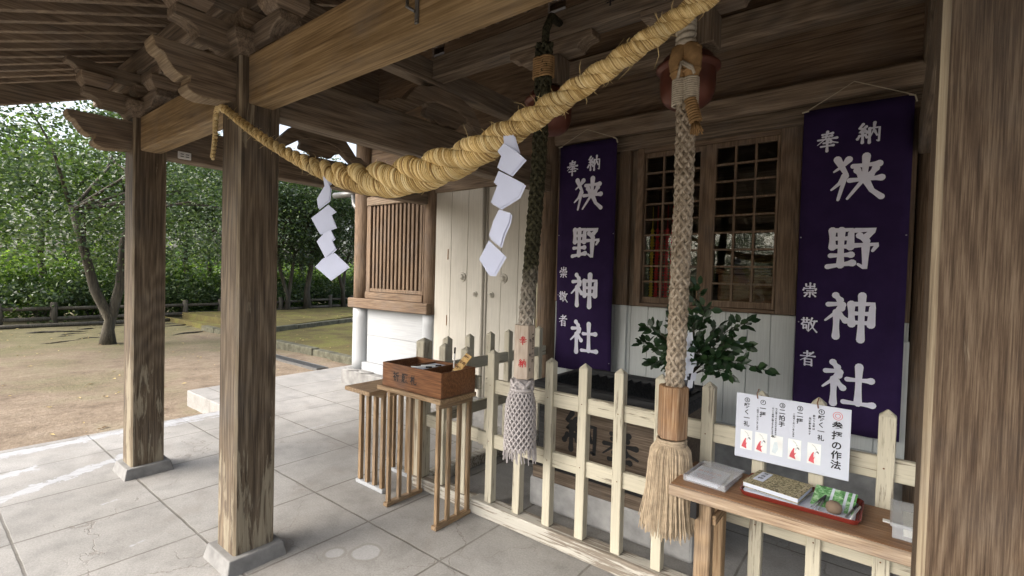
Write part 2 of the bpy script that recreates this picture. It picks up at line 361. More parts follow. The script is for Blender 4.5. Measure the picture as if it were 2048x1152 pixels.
def ground_mat():
    k = NT('bare_earth_and_moss')
    O = k.coord((1, 1, 1), rnd=False)
    a = k.noise(O, .35, 6, .62); b = k.noise(O, 2.2, 6, .65); f = k.noise(O, 28, 5, .7); l = k.noise(k.coord((1, .25, 1), rnd=False), 16, 4, .65)
    c = k.ramp(b, [(.28, (.145, .111, .080)), (.5, (.228, .18, .133)), (.72, (.305, .248, .19))])
    c = k.mix(1.0, c, k.ramp(f, [(.3, .72), (.68, 1.14)]), 'MULTIPLY')
    c = k.mix(1.0, c, k.ramp(l, [(.3, .80), (.7, 1.1)]), 'MULTIPLY')
    sx = k.n('ShaderNodeSeparateXYZ'); tc = k.n('ShaderNodeTexCoord'); k.l(tc.outputs['Object'], sx.inputs[0])
    far = k.M('MULTIPLY', k.M('SUBTRACT', -6.0, sx.outputs[0]), .10, clamp=True)
    mk = k.ramp(k.M('ADD', k.M('ADD', k.M('MULTIPLY', a, .6), k.M('MULTIPLY', b, .4)), k.M('MULTIPLY', far, .22)), [(.51, 0.0), (.66, 1.0)])
    c = k.mix(k.M('MULTIPLY', mk, .62), c, k.ramp(f, [(.3, (.055, .062, .022)), (.7, (.115, .118, .048))]))
    lf = k.M('GREATER_THAN', k.noise(k.coord((1, 1, 1), off=(3, 3, 3), rnd=False), 60, 1, .4), .735)
    c = k.mix(k.M('MULTIPLY', lf, .6), c, (.38, .30, .16))
    k.bump(k.M('ADD', f, b), .7, .02)
    return k.done(c, .95, .1)
def moss_mat():
    k = NT('yellow_green_moss')
    O = k.coord((1, 1, 1), rnd=False)
    b = k.noise(O, 1.6, 6, .65); f = k.noise(O, 40, 5, .7)
    c = k.ramp(b, [(.3, (.085, .072, .034)), (.48, (.125, .105, .046)), (.60, (.145, .14, .045)), (.74, (.145, .105, .066))])
    c = k.mix(1.0, c, k.ramp(f, [(.3, .6), (.7, 1.25)]), 'MULTIPLY')
    k.bump(f, .8, .02)
    return k.done(c, .95, .1)
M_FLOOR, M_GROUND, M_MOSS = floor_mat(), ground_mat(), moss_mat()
def glass_mat():
    k = NT('window_glass')
    t = k.n('ShaderNodeBsdfTransparent'); t.inputs[0].default_value = (.86, .88, .87, 1)
    g = k.n('ShaderNodeBsdfGlossy'); g.inputs['Roughness'].default_value = .015; g.inputs[0].default_value = (.9, .92, .9, 1)
    lw = k.n('ShaderNodeLayerWeight'); lw.inputs[0].default_value = .5
    fr = k.M('MULTIPLY_ADD', k.M('POWER', lw.outputs[1], 3.0), .34, .055, clamp=True)
    mx = k.n('ShaderNodeMixShader'); k.l(fr, mx.inputs[0]); k.l(t.outputs[0], mx.inputs[1]); k.l(g.outputs[0], mx.inputs[2]); k.l(mx.outputs[0], k.out.inputs[0])
    return k.mat
def clear_mat():
    k = NT('clear_plastic')
    t = k.n('ShaderNodeBsdfTransparent'); t.inputs[0].default_value = (.93, .94, .95, 1)
    d = k.n('ShaderNodeBsdfDiffuse'); d.inputs[0].default_value = (.75, .77, .80, 1)
    g = k.n('ShaderNodeBsdfGlossy'); g.inputs['Roughness'].default_value = .12
    m1 = k.n('ShaderNodeMixShader'); m1.inputs[0].default_value = .22; k.l(t.outputs[0], m1.inputs[1]); k.l(d.outputs[0], m1.inputs[2])
    lw = k.n('ShaderNodeLayerWeight'); lw.inputs[0].default_value = .5
    fr = k.M('MULTIPLY_ADD', k.M('POWER', lw.outputs[1], 4.0), .5, .04, clamp=True)
    m2 = k.n('ShaderNodeMixShader'); k.l(fr, m2.inputs[0]); k.l(m1.outputs[0], m2.inputs[1]); k.l(g.outputs[0], m2.inputs[2]); k.l(m2.outputs[0], k.out.inputs[0])
    return k.mat
M_GLASS, M_CLEAR = glass_mat(), clear_mat()
def bamboo_photo_mat():
    k = NT('printed_bamboo_picture')
    v = k.coord((1, 1, 1), rnd=False); n = k.noise(v, 45, 4, .7, .5)
    return k.done(k.ramp(n, [(.3, (.02, .06, .02)), (.5, (.10, .30, .08)), (.62, (.35, .55, .3)), (.72, (.6, .68, .7))]), .25, .5)
def mottled_mat():
    k = NT('mottled_book_cover')
    v = k.coord((1, 1, 1), rnd=False); n = k.noise(v, 120, 2, .6, 1.0)
    return k.done(k.ramp(n, [(.42, (.08, .07, .035)), (.50, (.30, .26, .15)), (.7, (.42, .37, .23))]), .7)

# ------------------------------------------------------------------ brush lettering and set text
def brush_mesh(mb, strokes, org, ux, uz, nrm, size, th, d0=0.0):
    """strokes: string of polylines in a 100x100 box, drawn as swelling brush marks on a plane."""
    org, ux, uz, nrm = Vector(org), Vector(ux), Vector(uz), Vector(nrm); lay = 0
    for st in strokes.split(';'):
        P = [tuple(float(q) for q in p.split(',')) for p in st.split()]
        n = len(P); pts = []
        for i in range(n - 1):
            a, b = P[i], P[i + 1]; K = 6
            for j in range(K + (i == n - 2)):
                t = j / K; pts.append((a[0] + (b[0] - a[0]) * t, a[1] + (b[1] - a[1]) * t, (i + t) / (n - 1)))
        taper = P[-1][2] if len(P[-1]) > 2 else 1.0
        if len(P[0]) > 2 and n == 3:      # smooth sweep through a middle point
            pts = []
            for j in range(13):
                t = j / 12; q = [(1 - t) ** 2 * P[0][i] + 2 * t * (1 - t) * (2 * P[1][i] - (P[0][i] + P[2][i]) / 2) + t * t * P[2][i] for i in (0, 1)]
                pts.append((q[0], q[1], t))
        L = []; Rr = []; k = len(pts)
        for i, (x, y, t) in enumerate(pts):
            x0, y0, _ = pts[max(i - 1, 0)]; x1, y1, _ = pts[min(i + 1, k - 1)]
            dx, dy = x1 - x0, y1 - y0; l = math.hypot(dx, dy) or 1; dx /= l; dy /= l
            w = th * (.74 + .36 * abs(dy)) * (1.12 - .30 * math.sin(math.pi * t))
            if taper < 1: w *= 1 - (1 - taper) * t ** 1.6
            elif abs(dy) < .3 and t > .8: w *= 1 + .35 * (t - .8) / .2
            L.append((x - dy * w, y + dx * w)); Rr.append((x + dy * w, y - dx * w))
        d = d0 + lay * .00012; lay += 1
        def W_(p): return org + ux * (p[0] / 100 * size) + uz * (p[1] / 100 * size) + nrm * d
        mb.add([W_(p) for p in L + Rr], [(i, k + i, k + i + 1, i + 1) for i in range(k - 1)])
        for e in (0, k - 1):
            x, y, t = pts[e]; r = math.hypot(L[e][0] - x, L[e][1] - y); d = d0 + lay * .00012; lay += 1
            ring = [(x + r * math.cos(a * math.pi / 5), y + r * math.sin(a * math.pi / 5)) for a in range(10)]
            mb.add([W_(p) for p in ring], [tuple(range(10))])
SHI = '22,98 31,87;8,76 38,79 34,68;36,76 24,58 3,38,.3;25,58 25,1;30,54 43,40'
G = {
 '奉': '28,87 73,90;30,75 70,77;10,61 92,64;51,99 44,66 8,36,.25;57,64 72,46 97,38,.5;35,43 67,44;24,26 78,28;51,52 51,1',
 '納': '27,97 12,77 27,73;40,84 14,56 40,60;33,70 44,54;26,56 26,6;14,40 6,26;37,42 44,31;54,72 54,3;54,72 93,74 92,6 84,11,.5;73,98 71,66 57,30,.3;74,58 84,36,.6',
 '狭': '36,94 25,80 8,68,.3;14,96 32,60 18,2,.4;30,56 20,40 4,26,.3;45,77 93,79;53,67 61,54;87,69 78,55;39,45 98,47;69,98 67,48 36,3,.35;69,45 81,20 99,4,.9',
 '野': '10,93 11,54;10,93 47,94 46,54;11,74 46,74;11,55 46,55;28,93 28,12;8,34 48,36;3,8 51,17;55,92 90,93 74,76;63,80 76,67;51,57 97,60 88,45,.4;75,57 75,5 62,14,.4',
 '神': SHI + ';53,79 55,33;53,79 93,81 91,33;54,58 91,58;55,37 91,37;73,99 73,-2',
 '社': SHI + ';51,62 96,64;73,94 73,10;45,8 100,9',
 '崇': '50,99 50,78;25,92 25,77 75,77;75,93 75,76;50,72 50,64;14,64 9,52;14,62 89,63 82,52;32,46 68,47;16,32 84,34;50,34 50,2 42,7,.5;32,24 19,9;67,24 83,9',
 '敬': '5,84 51,86;18,97 18,76;38,97 38,76;20,74 7,54;15,66 51,67 48,10 38,16,.5;17,50 18,26;17,50 37,50 36,28;18,29 36,29;69,98 62,80 52,64,.4;62,78 97,80;86,79 76,40 47,3,.3;62,66 77,30 99,4,.9',
 '者': '26,84 67,86;47,98 47,66;7,64 94,66;83,94 46,58 6,32,.3;33,44 34,1;33,44 75,45 75,1;34,24 74,24;34,5 74,5',
}
def brush(mb, ch, cx, cz, size, y, th=5.2, nrm=(0, -1, 0)):   # on a plane facing -Y
    brush_mesh(mb, G[ch], (cx - size / 2, y, cz - size / 2), (1, 0, 0), (0, 0, 1), nrm, size, th)
def text_into(mb, s, org, ux, uz, nrm, size, spacing=1.0, offset=0.0, align='CENTER'):
    """one set line of characters (use newlines for a vertical column) as flat faces on a plane."""
    cu = bpy.data.curves.new('t', 'FONT'); cu.body = s; cu.size = size; cu.align_x = align; cu.align_y = 'TOP'
    cu.space_line = spacing; cu.offset = offset; cu.resolution_u = 3
    ob = bpy.data.objects.new('t', cu); COL.objects.link(ob)
    dg = bpy.context.evaluated_depsgraph_get(); me = bpy.data.meshes.new_from_object(ob.evaluated_get(dg))
    org, ux, uz, nrm = Vector(org), Vector(ux), Vector(uz), Vector(nrm)
    mb.add([org + ux * v.co.x + uz * v.co.y + nrm * .0006 for v in me.vertices], [tuple(p.vertices) for p in me.polygons])
    bpy.data.objects.remove(ob); bpy.data.meshes.remove(me); bpy.data.curves.remove(cu)

exec_parts = []
# ================================================================== THE GROUND
g = MB(); nx = 90
xs = sorted(set([-300, -120, -60, -40] + list(np.linspace(-30, 8, 77)) + [14, 30, 80, 250])); ys = sorted(set([-250, -90, -40] + list(np.linspace(-22, 22, 89)) + [40, 90, 250]))
def gz(x, y):
    z = -.2 + .018 * math.sin(x * 1.9 + y) * math.sin(y * 1.3 - x * .7) + .010 * math.sin(5.1 * x) * math.sin(4.3 * y)
    z += .10 * max(0, min(1, (-x - 13.5) / 3)) * max(0, min(1, (y - 7) / 3))
    if x < -20: z -= min(2.5, (-20 - x) * .25)
    return z if x < -3.3 or y < -2.5 else -.22
vs = [(x, y, gz(x, y)) for y in ys for x in xs]; n = len(xs)
g.add(vs, [(j * n + i, j * n + i + 1, (j + 1) * n + i + 1, (j + 1) * n + i) for j in range(len(ys) - 1) for i in range(n - 1)])
struct(g.build('ground', M_GROUND, smooth=True))
# porch slab: narrow in front, wider beyond the step
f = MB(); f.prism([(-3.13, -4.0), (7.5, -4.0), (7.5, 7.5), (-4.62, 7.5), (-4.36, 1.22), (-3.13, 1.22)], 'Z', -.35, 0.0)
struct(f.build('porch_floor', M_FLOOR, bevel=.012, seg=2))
# moss terraces with stone kerbs beyond the slab
t = MB(); t.prism([(-16, 4.42), (-5.2, 4.42), (-5.2, 14), (-12.9, 14), (-11.7, 9.0), (-10.0, 5.1)], 'Z', -.30, -.07)
struct(t.build('lower_moss_terrace', M_MOSS))
t = MB(); t.prism([(-16, 4.9), (-10.25, 5.15), (-12.1, 9.2), (-13.2, 14), (-16.3, 14), (-15.4, 8.2)], 'Z', -.30, .045)
struct(t.build('upper_moss_terrace', M_MOSS))
def kerb(name, p, q, w, h, z0, lab):
    p, q = Vector((*p, 0)), Vector((*q, 0)); d = (q - p); L = d.length; d.normalize(); nrm = Vector((-d.y, d.x, 0)); mb = MB(); s = 0
    while s < L:
        e = min(L, s + random.uniform(.7, 1.1)); o = p + d * s + nrm * random.uniform(-.012, .012); o.z = z0
        mb.obox(o, d * (e - s - .012), nrm * w, Vector((0, 0, h + random.uniform(-.012, .012)))); s = e
    return tag(mb.build(name, M_STONE, bevel=.018, seg=2), lab, 'kerb')
kerb('stone_kerb', (-12.5, 4.24), (-4.75, 4.26), .18, .19, -.25, 'low mossy stone kerb running straight toward the white clad corner')
kerb('stone_kerb', (-10.05, 5.0), (-13.0, 13.5), .16, .17, -.12, 'farther mossy kerb stones slanting away below the small trees')
d = MB(); d.box(-9, -5.3, 3.52, 3.545, -.22, -.165); d.box(-9, -5.3, 3.72, 3.745, -.22, -.165)
for i in range(92): d.box(-8.98 + i * .04, -8.965 + i * .04, 3.545, 3.72, -.21, -.168)
tag(d.build('drain_grate', M_METAL), 'dark narrow metal drain grating set in ground beside slab', 'drain')
lv = MB()
for i in range(520):
    x, y = random.uniform(-16, -3.4), random.uniform(-1.5, 12)
    if x > -4.8 and y > 1: continue
    a = random.uniform(0, 6.28); s = random.uniform(.02, .045); z = gz(x, y) + .012
    if y > 4.4 and x < -5.2: z = max(z, .06 if x < -11 else -.055)
    c, q = math.cos(a) * s, math.sin(a) * s
    lv.add([(x - c, y - q, z), (x + q * .45, y - c * .45, z + .008), (x + c, y + q, z + .004), (x - q * .45, y + c * .45, z + .012)], [(0, 1, 2, 3)])
k = NT('dry_leaf'); gg = k.n('ShaderNodeNewGeometry')
tag(lv.build('fallen_leaves', k.done(k.ramp(gg.outputs['Random Per Island'], [(0, (.16, .09, .04)), (.6, (.32, .24, .11)), (1, (.48, .38, .14))]), .8)), None, None, kind='stuff')

# ================================================================== THE PORCH
porch = thing('shrine_porch', 'weathered timber porch of square posts, tan front beam and raftered roof', 'porch')
PW = .2065
def post_mb(x0, z0=.074, z1=2.62, c=.011, mb=None):
    mb = mb or MB(); x1, y0, y1 = x0 + PW, 0.0, PW
    P = [(x0 + c, y0), (x1 - c, y0), (x1, y0 + c), (x1, y1 - c), (x1 - c, y1), (x0 + c, y1), (x0, y1 - c), (x0, y0 + c)]
    zs = [z0 + (z1 - z0) * i / 16 for i in range(17)]; vs = []
    for z in zs:
        for i, (x, y) in enumerate(P): vs.append((x, y, z))
    b = len(mb.v); n = 8
    mb.add(vs, []); 
    for j in range(16):
        for i in range(8):
            mb.f.append((b + j * n + i, b + j * n + (i + 1) % n, b + (j + 1) * n + (i + 1) % n, b + (j + 1) * n + i)); mb.m.append(1 if i in (1, 3, 5, 7) else 0)
    mb.f.append(tuple(b + i for i in range(8))[::-1]); mb.m.append(0); mb.f.append(tuple(b + 16 * n + i for i in range(8))); mb.m.append(0)
    return mb
KIB = [(.02, 2.595), (-.357, 2.590), (-.345, 2.548), (-.330, 2.532), (-.312, 2.528), (-.296, 2.498), (-.270, 2.462), (-.235, 2.440), (-.204, 2.452), (-.206, 2.430), (-.220, 2.407), (-.208, 2.388), (-.185, 2.376), (-.149, 2.368), (-.084, 2.376), (.02, 2.392)]
def boat(axis, c0, c1, half, hw, z0, z1, mb, k=.10):   # bracket arm with rounded-up ends, centred on (c0 along, c1 across)
    prof = [(-half, z1), (-half, z0 + (z1 - z0) * .55)]
    for i in range(1, 6):
        a = i / 5 * math.pi / 2; prof.append((-half + k * math.sin(a) * 1.0, z0 + (z1 - z0) * .55 * (math.cos(a))))
    prof = prof + [(-p[0], p[1]) for p in prof[::-1]]
    mb.prism([(c0 + p[0], p[1]) for p in prof], 'Y' if axis == 'X' else 'X', c1 - hw, c1 + hw)
for x0, lab in ((-1.94, None), (-PW, None), (2.655, None)):
    xc = x0 + PW / 2
    po = post_mb(x0).build('post', [MP['Z'] if x0 < 2 else MP_NEAR, M_EDGE], porch, loc=(xc, PW / 2, 0))
    MB().frustum(xc, PW / 2, PW / 2 + .053, PW / 2 + .053, -.01, PW / 2 + .034, PW / 2 + .034, .074).build('plinth', M_CONC, po, bevel=.006, seg=2)
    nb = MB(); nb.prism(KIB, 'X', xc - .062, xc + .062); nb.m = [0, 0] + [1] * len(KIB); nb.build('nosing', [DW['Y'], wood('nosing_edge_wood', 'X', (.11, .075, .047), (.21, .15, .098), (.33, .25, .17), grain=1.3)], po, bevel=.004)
    bs = MB(); bs.frustum(xc, PW / 2, .105, .105, 2.622, .15, .15, 2.70); bs.box(xc - .15, xc + .15, PW / 2 - .15, PW / 2 + .15, 2.70, 2.735)
    br = bs.build('bearing_block', DW['X'], porch, bevel=.005)
    ar = MB(); boat('Y', PW / 2, xc, .37, .055, 2.66, 2.775, ar); ar.build('bracket_arm', DW['Y'], br, bevel=.005)
    ar = MB(); boat('X', xc, PW / 2, .40, .055, 2.67, 2.78, ar); ar.build('bracket_arm', DW['X'], br, bevel=.005)
    for dx, dy in ((0, -.30), (0, .30), (-.33, 0), (.33, 0), (0, 0)):
        mb = MB(); cx, cy = xc + dx, PW / 2 + dy
        mb.frustum(cx, cy, .062, .062, 2.781, .088, .088, 2.826); mb.box(cx - .088, cx + .088, cy - .088, cy + .088, 2.826, 2.868)
        mb.build('bracket_block', BW['Y'], br, bevel=.004)
    ar = MB(); boat('Y', PW / 2, xc, .46, .05, 2.870, 2.948, ar, .06); ar.build('bracket_arm', DW['Y'], br, bevel=.005)
    ar = MB(); boat('X', xc, PW / 2, .52, .05, 2.872, 2.947, ar, .06); ar.build('bracket_arm', DW['X'], br, bevel=.005)
for xa, xb in ((-1.737, -PW + .004), (-.004, 2.659), (2.858, 6.2)):
    MB().box(xa, xb, .040, .170, 2.386, 2.632).build('front_beam', M_BEAM, porch, loc=((xa + xb) / 2, .1, 2.5), bevel=.012, seg=2)
for xc in (-1.837, -.103, 2.758):
    MB().box(xc - .068, xc + .068, PW - .004, 2.86, 2.372, 2.636).build('tie_beam', DW['Y'], porch, loc=(xc, 1.5, 2.5), bevel=.014, seg=2)
    MB().box(xc - .06, xc + .06, PW - .02, 2.86, 2.915, 3.075).build('upper_tie_beam', DW['Y'], porch, loc=(xc, 1.5, 3), bevel=.01)
    # frog-leg strut standing on the tie beam
    R_ = [(-.62, 2.637), (-.60, 2.675), (-.50, 2.70), (-.46, 2.73), (-.40, 2.73), (-.34, 2.80), (-.28, 2.865), (-.20, 2.885), (-.13, 2.914)]
    In = [(-.10, 2.80), (-.20, 2.77), (-.30, 2.70), (-.36, 2.66), (-.42, 2.637)]
    half = R_ + [(.0, 2.914), (.0, 2.80)] + In
    mb = MB(); mb.prism([(1.48 + y, z) for y, z in R_] + [(1.48 - y, z) for y, z in R_[::-1]] + [(1.48 - y, z) for y, z in In[::-1]] + [(1.48 + y, z) for y, z in In], 'X', xc - .045, xc + .045)
    ks = mb.build('frog_leg_strut', BW['Y'], porch, bevel=.006)
    mb = MB(); mb.prism([(1.48 + .21 * math.cos(a) * (1 + .12 * math.cos(5 * a)), 2.745 + .095 * math.sin(a) * (1 + .15 * math.cos(7 * a))) for a in [i * math.pi / 16 for i in range(32)]], 'X', xc - .03, xc + .03)
    mb.build('carved_panel', BW['Y'], ks, bevel=.008)
MB().box(-3.05, 6.3, .030, .180, 2.95, 3.118).build('purlin', DW['X'], porch, bevel=.008)
TH = math.atan(.386); cs, sn = math.cos(TH), math.sin(TH)
def zr(y): return 3.132 + .386 * (y - .05)
def sloped(mb, x0, x1, ya, yb, d0, d1): # slab parallel to the roof, d above the rafter underside
    mb.prism([(ya - sn * d0, zr(ya) + cs * d0), (yb - sn * d0, zr(yb) + cs * d0), (yb - sn * d1, zr(yb) + cs * d1), (ya - sn * d1, zr(ya) + cs * d1)], 'X', x0, x1)
    return mb
raf = sloped(MB(), -.024, .024, -1.62, 2.95, 0, .062).build('rafter', BW['Y'], porch, bevel=.003)
raf.location.x = -2.73
for i in range(1, 47): copy_part(raf, porch, (i * .19, 0, 0))
sloped(MB(), -2.93, 6.3, -1.72, 3.4, .066, .09).build('roof_boarding', DW['Y'], porch)
sloped(MB(), -3.02, 6.3, -1.80, 3.45, .094, .24).build('roof_covering', plain('brown_bark_roof', (.09, .07, .055), .9, .1, .3, 20, .5), porch)
sloped(MB(), -2.99, -2.935, -1.78, 3.40, -.115, .088).build('bargeboard', DW['Y'], porch, bevel=.008)
MB().prism([(1.95, 3.5), (2.95, 3.5), (2.95, zr(2.95) + .05), (1.95, zr(1.95) + .05)], 'X', -2.925, -2.90).build('added_gap_panel', DW['Y'], porch)  # added board that covers the bright gap under the roof end
sloped(MB(), -2.93, 6.3, -1.76, -1.70, -.06, .062).build('eaves_board', DW['X'], porch, bevel=.005)
# beam that carries the two bells
MB().box(-.04, 2.70, 1.30, 1.42, 2.935, 3.09).build('bell_beam', DW['X'], porch, bevel=.012)
for xc in (.955, 1.815):
    mb = MB(); boat('X', xc, 1.36, .29, .052, 2.842, 2.933, mb, .09); mb.build('bracket_arm', BW['X'], porch, bevel=.005)
    MB().box(xc - .085, xc + .085, 1.295, 1.425, 2.675, 2.840).build('hanger_block', DW['Z'], porch, bevel=.006)
mb = MB()   # old painted characters on the bell beam
for i, ch in enumerate('奉納者'): mb = MB(); brush(mb, ch, 1.36 + i * .095, 3.045, .07, 1.2975, 7); mb.build('painted_character', M_BLACK, porch)

# outlet on the far tie beam, hook on the front beam
t = thing('power_outlet', 'small white double power outlet on the beam behind the farthest post', 'outlet', (-1.765, .33, 2.415))
MB().box(-1.769, -1.757, .285, .375, 2.387, 2.443).build('plate', M_WHITEPL, t, bevel=.004)
mb = MB()
for y in (.312, .348):
    for z in (2.405, 2.423): mb.box(-1.7575, -1.7555, y - .011, y + .011, z - .0025, z + .0025)
mb.build('slot', M_BLACK, t)
t = thing('steel_hook', 'grey bent steel hook screwed to the tan front beam', 'hook', (1.275, .035, 2.43))
MB().tube([(1.245, .030, 2.56), (1.245, .028, 2.475), (1.262, .012, 2.462), (1.285, .028, 2.445)], .0055, 8).build('bent_rod', M_METAL, t, smooth=True)
MB().box(1.279, 1.297, .033, .039, 2.405, 2.56).build('backing_strip', M_METAL, t, bevel=.001)
mb = MB()
for x in (1.284, 1.293): mb.add([(x + .004 * math.cos(a * 1.047), .0318, 2.415 + .004 * math.sin(a * 1.047)) for a in range(6)], [(0, 1, 2, 3, 4, 5)])
mb.build('screw', M_STEEL, t)

# ================================================================== THE HALL
hall = thing('shrine_hall', 'timber shrine hall with white boarded doors, glazed lattice windows and brown boarding', 'shrine hall')
YW = 2.90
def colm(x, y, r, z0, z1, mat, name='column'):
    mb = MB(); mb.lathe(x, y, [(r, z0 + (z1 - z0) * i / 6) for i in range(7)], 20); return mb.build(name, mat, hall, loc=(x, y, 0), smooth=False, bevel=0)
for x in (-.10, 2.80): colm(x, 2.95, .105, .03, 4.0, FW['Z'])
colm(-1.775, 2.95, .105, 1.065, 4.0, FW['Z']); colm(-1.775, 2.95, .108, .22, 1.063, M_WHITE['Z'], 'painted_column_foot')
colm(-3.17, 2.95, .125, 1.065, 4.0, FW['Z']); colm(-3.17, 2.95, .128, .22, 1.063, M_WHITE['Z'], 'painted_column_foot')
for o in hall.children: o.data.polygons.foreach_set('use_smooth', [len(p.vertices) == 4 for p in o.data.polygons])
# foundation
MB().box(-3.40, -.20, 2.78, 7, -.05, .205).build('foundation', M_CONC, hall, bevel=.012)
MB().box(-.20, 6.2, 3.0, 7, -.05, .45).build('foundation', M_CONCD, hall, bevel=.01)
for x in (-3.30, -3.02): MB().lathe(x + .1, 2.92, [(.15, .204), (.16, .212), (.14, .226)], 16).build('column_base', M_CONC, hall)
# upper boarding and horizontal beams
def boards(name, x0, x1, y0, y1, z0, z1, n, mat, axis='X', gap=.004):
    mb = MB()
    for i in range(n):
        if axis == 'X':
            a, b = z0 + (z1 - z0) * i / n, z0 + (z1 - z0) * (i + 1) / n; mb.box(x0, x1, y0, y1, a + gap / 2, b - gap / 2)
        else:
            a, b = x0 + (x1 - x0) * i / n, x0 + (x1 - x0) * (i + 1) / n; mb.box(a + gap / 2, b - gap / 2, y0, y1, z0, z1)
    mb.box(x0, x1, (y0 + y1) / 2, y1 + .012, z0, z1)
    return mb.build(name, mat, hall, bevel=.003)
boards('upper_boarding', .0, 6.2, 2.965, 2.99, 2.955, 4.30, 4, BL)
boards('upper_boarding', -1.67, -.20, 2.955, 2.98, 2.70, 4.30, 5, BL)
boards('upper_boarding', -3.05, -1.88, 2.955, 2.98, 2.56, 4.30, 6, BL)
MB().prism([(2.845, 2.80), (2.825, 2.835), (2.825, 2.935), (2.845, 2.955), (2.985, 2.955), (2.985, 2.80)], 'X', .01, 6.2).build('nageshi_beam', BW['X'], hall, bevel=.004)
MB().box(.01, 6.2, 2.90, 2.99, 2.672, 2.797).build('head_board', DW['X'], hall, bevel=.004)
MB().prism([(2.87, 3.35), (2.835, 3.39), (2.835, 3.56), (2.985, 3.56), (2.985, 3.35)], 'X', .01, 6.2).build('nageshi_beam', BW['X'], hall, bevel=.004)
MB().box(-1.67, -.205, 2.86, 2.99, 2.50, 2.698).build('nageshi_beam', BW['X'], hall, bevel=.006)
MB().box(-3.04, -1.88, 2.89, 2.99, 2.44, 2.558).build('nageshi_beam', BW['X'], hall, bevel=.006)
# white doors
for x0, x1 in ((-1.664, -.885), (-.877, -.208)):
    mb = MB(); n = 3
    for i in range(n):
        a = x0 + (x1 - x0) * i / n; b = x0 + (x1 - x0) * (i + 1) / n; mb.box(a + .0015, b - .0015, 2.885, 2.915, .215, 2.498)
    dr = mb.build('door', M_DOOR, hall, bevel=.003)
    mb = MB()
    if x0 < -1: mb.tube([(x1 - .015, 2.872, .22), (x1 - .015, 2.872, 2.495)], .022, 12)
    else: mb.box(x0 + .0, x0 + .03, 2.874, 2.8845, .22, 2.495)
    mb.build('meeting_stile', M_DOOR, dr, smooth=True)
for x, z, r in ((-1.21, 1.524, .052), (-.617, 1.522, .052), (-1.014, 1.342, .034), (-.775, 1.342, .034)):
    mb = MB(); prof = [(r, 0), (r, .006), (r * .82, .014), (r * .78, .010), (r * .62, .012), (r * .55, .026), (r * .3, .034), (0.0001, .036)]
    mb.lathe(0, 0, prof, 24); mb.v = [(x + a, 2.8845 - c, z + b) for a, b, c in mb.v]; mb.f = [q[::-1] for q in mb.f]
    kb = mb.build('door_knob', M_DOOR, hall, smooth=True)
mb = MB()
for z in (1.02, 1.78): mb.box(-1.452, -1.446, 2.8785, 2.8845, z - .06, z + .06)
mb.build('hinge_strip', plain('rusty_hinge', (.22, .11, .04), .8), hall)
# slatted window of the left bay, sill and white boards below
fr = MB(); fr.box(-3.04, -2.955, 2.90, 2.97, 1.235, 2.438); fr.box(-1.915, -1.885, 2.90, 2.97, 1.235, 2.438); fr.box(-2.955, -1.915, 2.905, 2.96, 1.29, 1.335)
lw = fr.build('slatted_window', FW['Z'], hall, bevel=.004)
sl_ = MB()
for i in range(13): a = -2.93 + i * .0785; sl_.box(a, a + .042, 2.918, 2.95, 1.335, 2.438)
sl_.build('slats', FW['Z'], lw, bevel=.003)
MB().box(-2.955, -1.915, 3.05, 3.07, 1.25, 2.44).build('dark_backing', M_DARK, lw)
MB().box(-3.04, -1.885, 2.885, 2.98, 1.197, 1.285).build('window_rail', FW['X'], hall, bevel=.005)
MB().box(-3.31, -1.70, 2.80, 2.985, 1.065, 1.195).build('sill_beam', FW['X'], hall, bevel=.010)
boards('white_boarding', -3.03, -1.89, 2.93, 2.955, .33, 1.064, 2, M_WHITE['X'])
MB().box(-3.06, -1.70, 2.87, 2.985, .206, .328).build('white_base_board', M_WHITE['X'], hall, bevel=.008)
# window wall: white boards below, frames, two glazed lattice leaves
boards('pale_wall_boarding', .005, 2.69, 2.93, 2.955, .45, 1.318, 17, M_PALE, 'Z')
MB().box(.005, 2.69, 2.915, 2.99, .36, .448).build('wall_base_board', M_PALE, hall, bevel=.005)
for x0, x1, mt in ((.02, .11, FW['Z']), (.66, .765, FW['Z']), (.825, .885, FW['Z']), (1.925, 2.06, FW['Z']), (2.615, 2.69, FW['Z'])):
    MB().box(x0, x1, 2.895, 2.98, 1.322, 2.670).build('window_post', mt, hall, bevel=.004)
MB().box(.768, .822, 2.94, 2.98, .45, 2.67).build('shadow_gap_post', DW['Z'], hall)
MB().box(.705, .765, 2.905, 2.929, .45, 1.320).build('pale_strip', M_PALE, hall)
MB().box(2.655, 2.695, 2.900, 2.929, .45, 1.20).build('pale_strip', M_PALE, hall)
for a, b in ((.11, .66), (2.06, 2.615)): MB().box(a, b, 2.94, 2.96, 1.322, 2.670).build('plain_panel', BW['Z'], hall)
MB().box(.885, 1.925, 2.90, 2.98, 2.632, 2.670).build('window_head', FW['X'], hall, bevel=.003)
MB().box(.885, 1.925, 2.892, 2.98, 1.322, 1.352).build('window_sill', FW['X'], hall, bevel=.003)
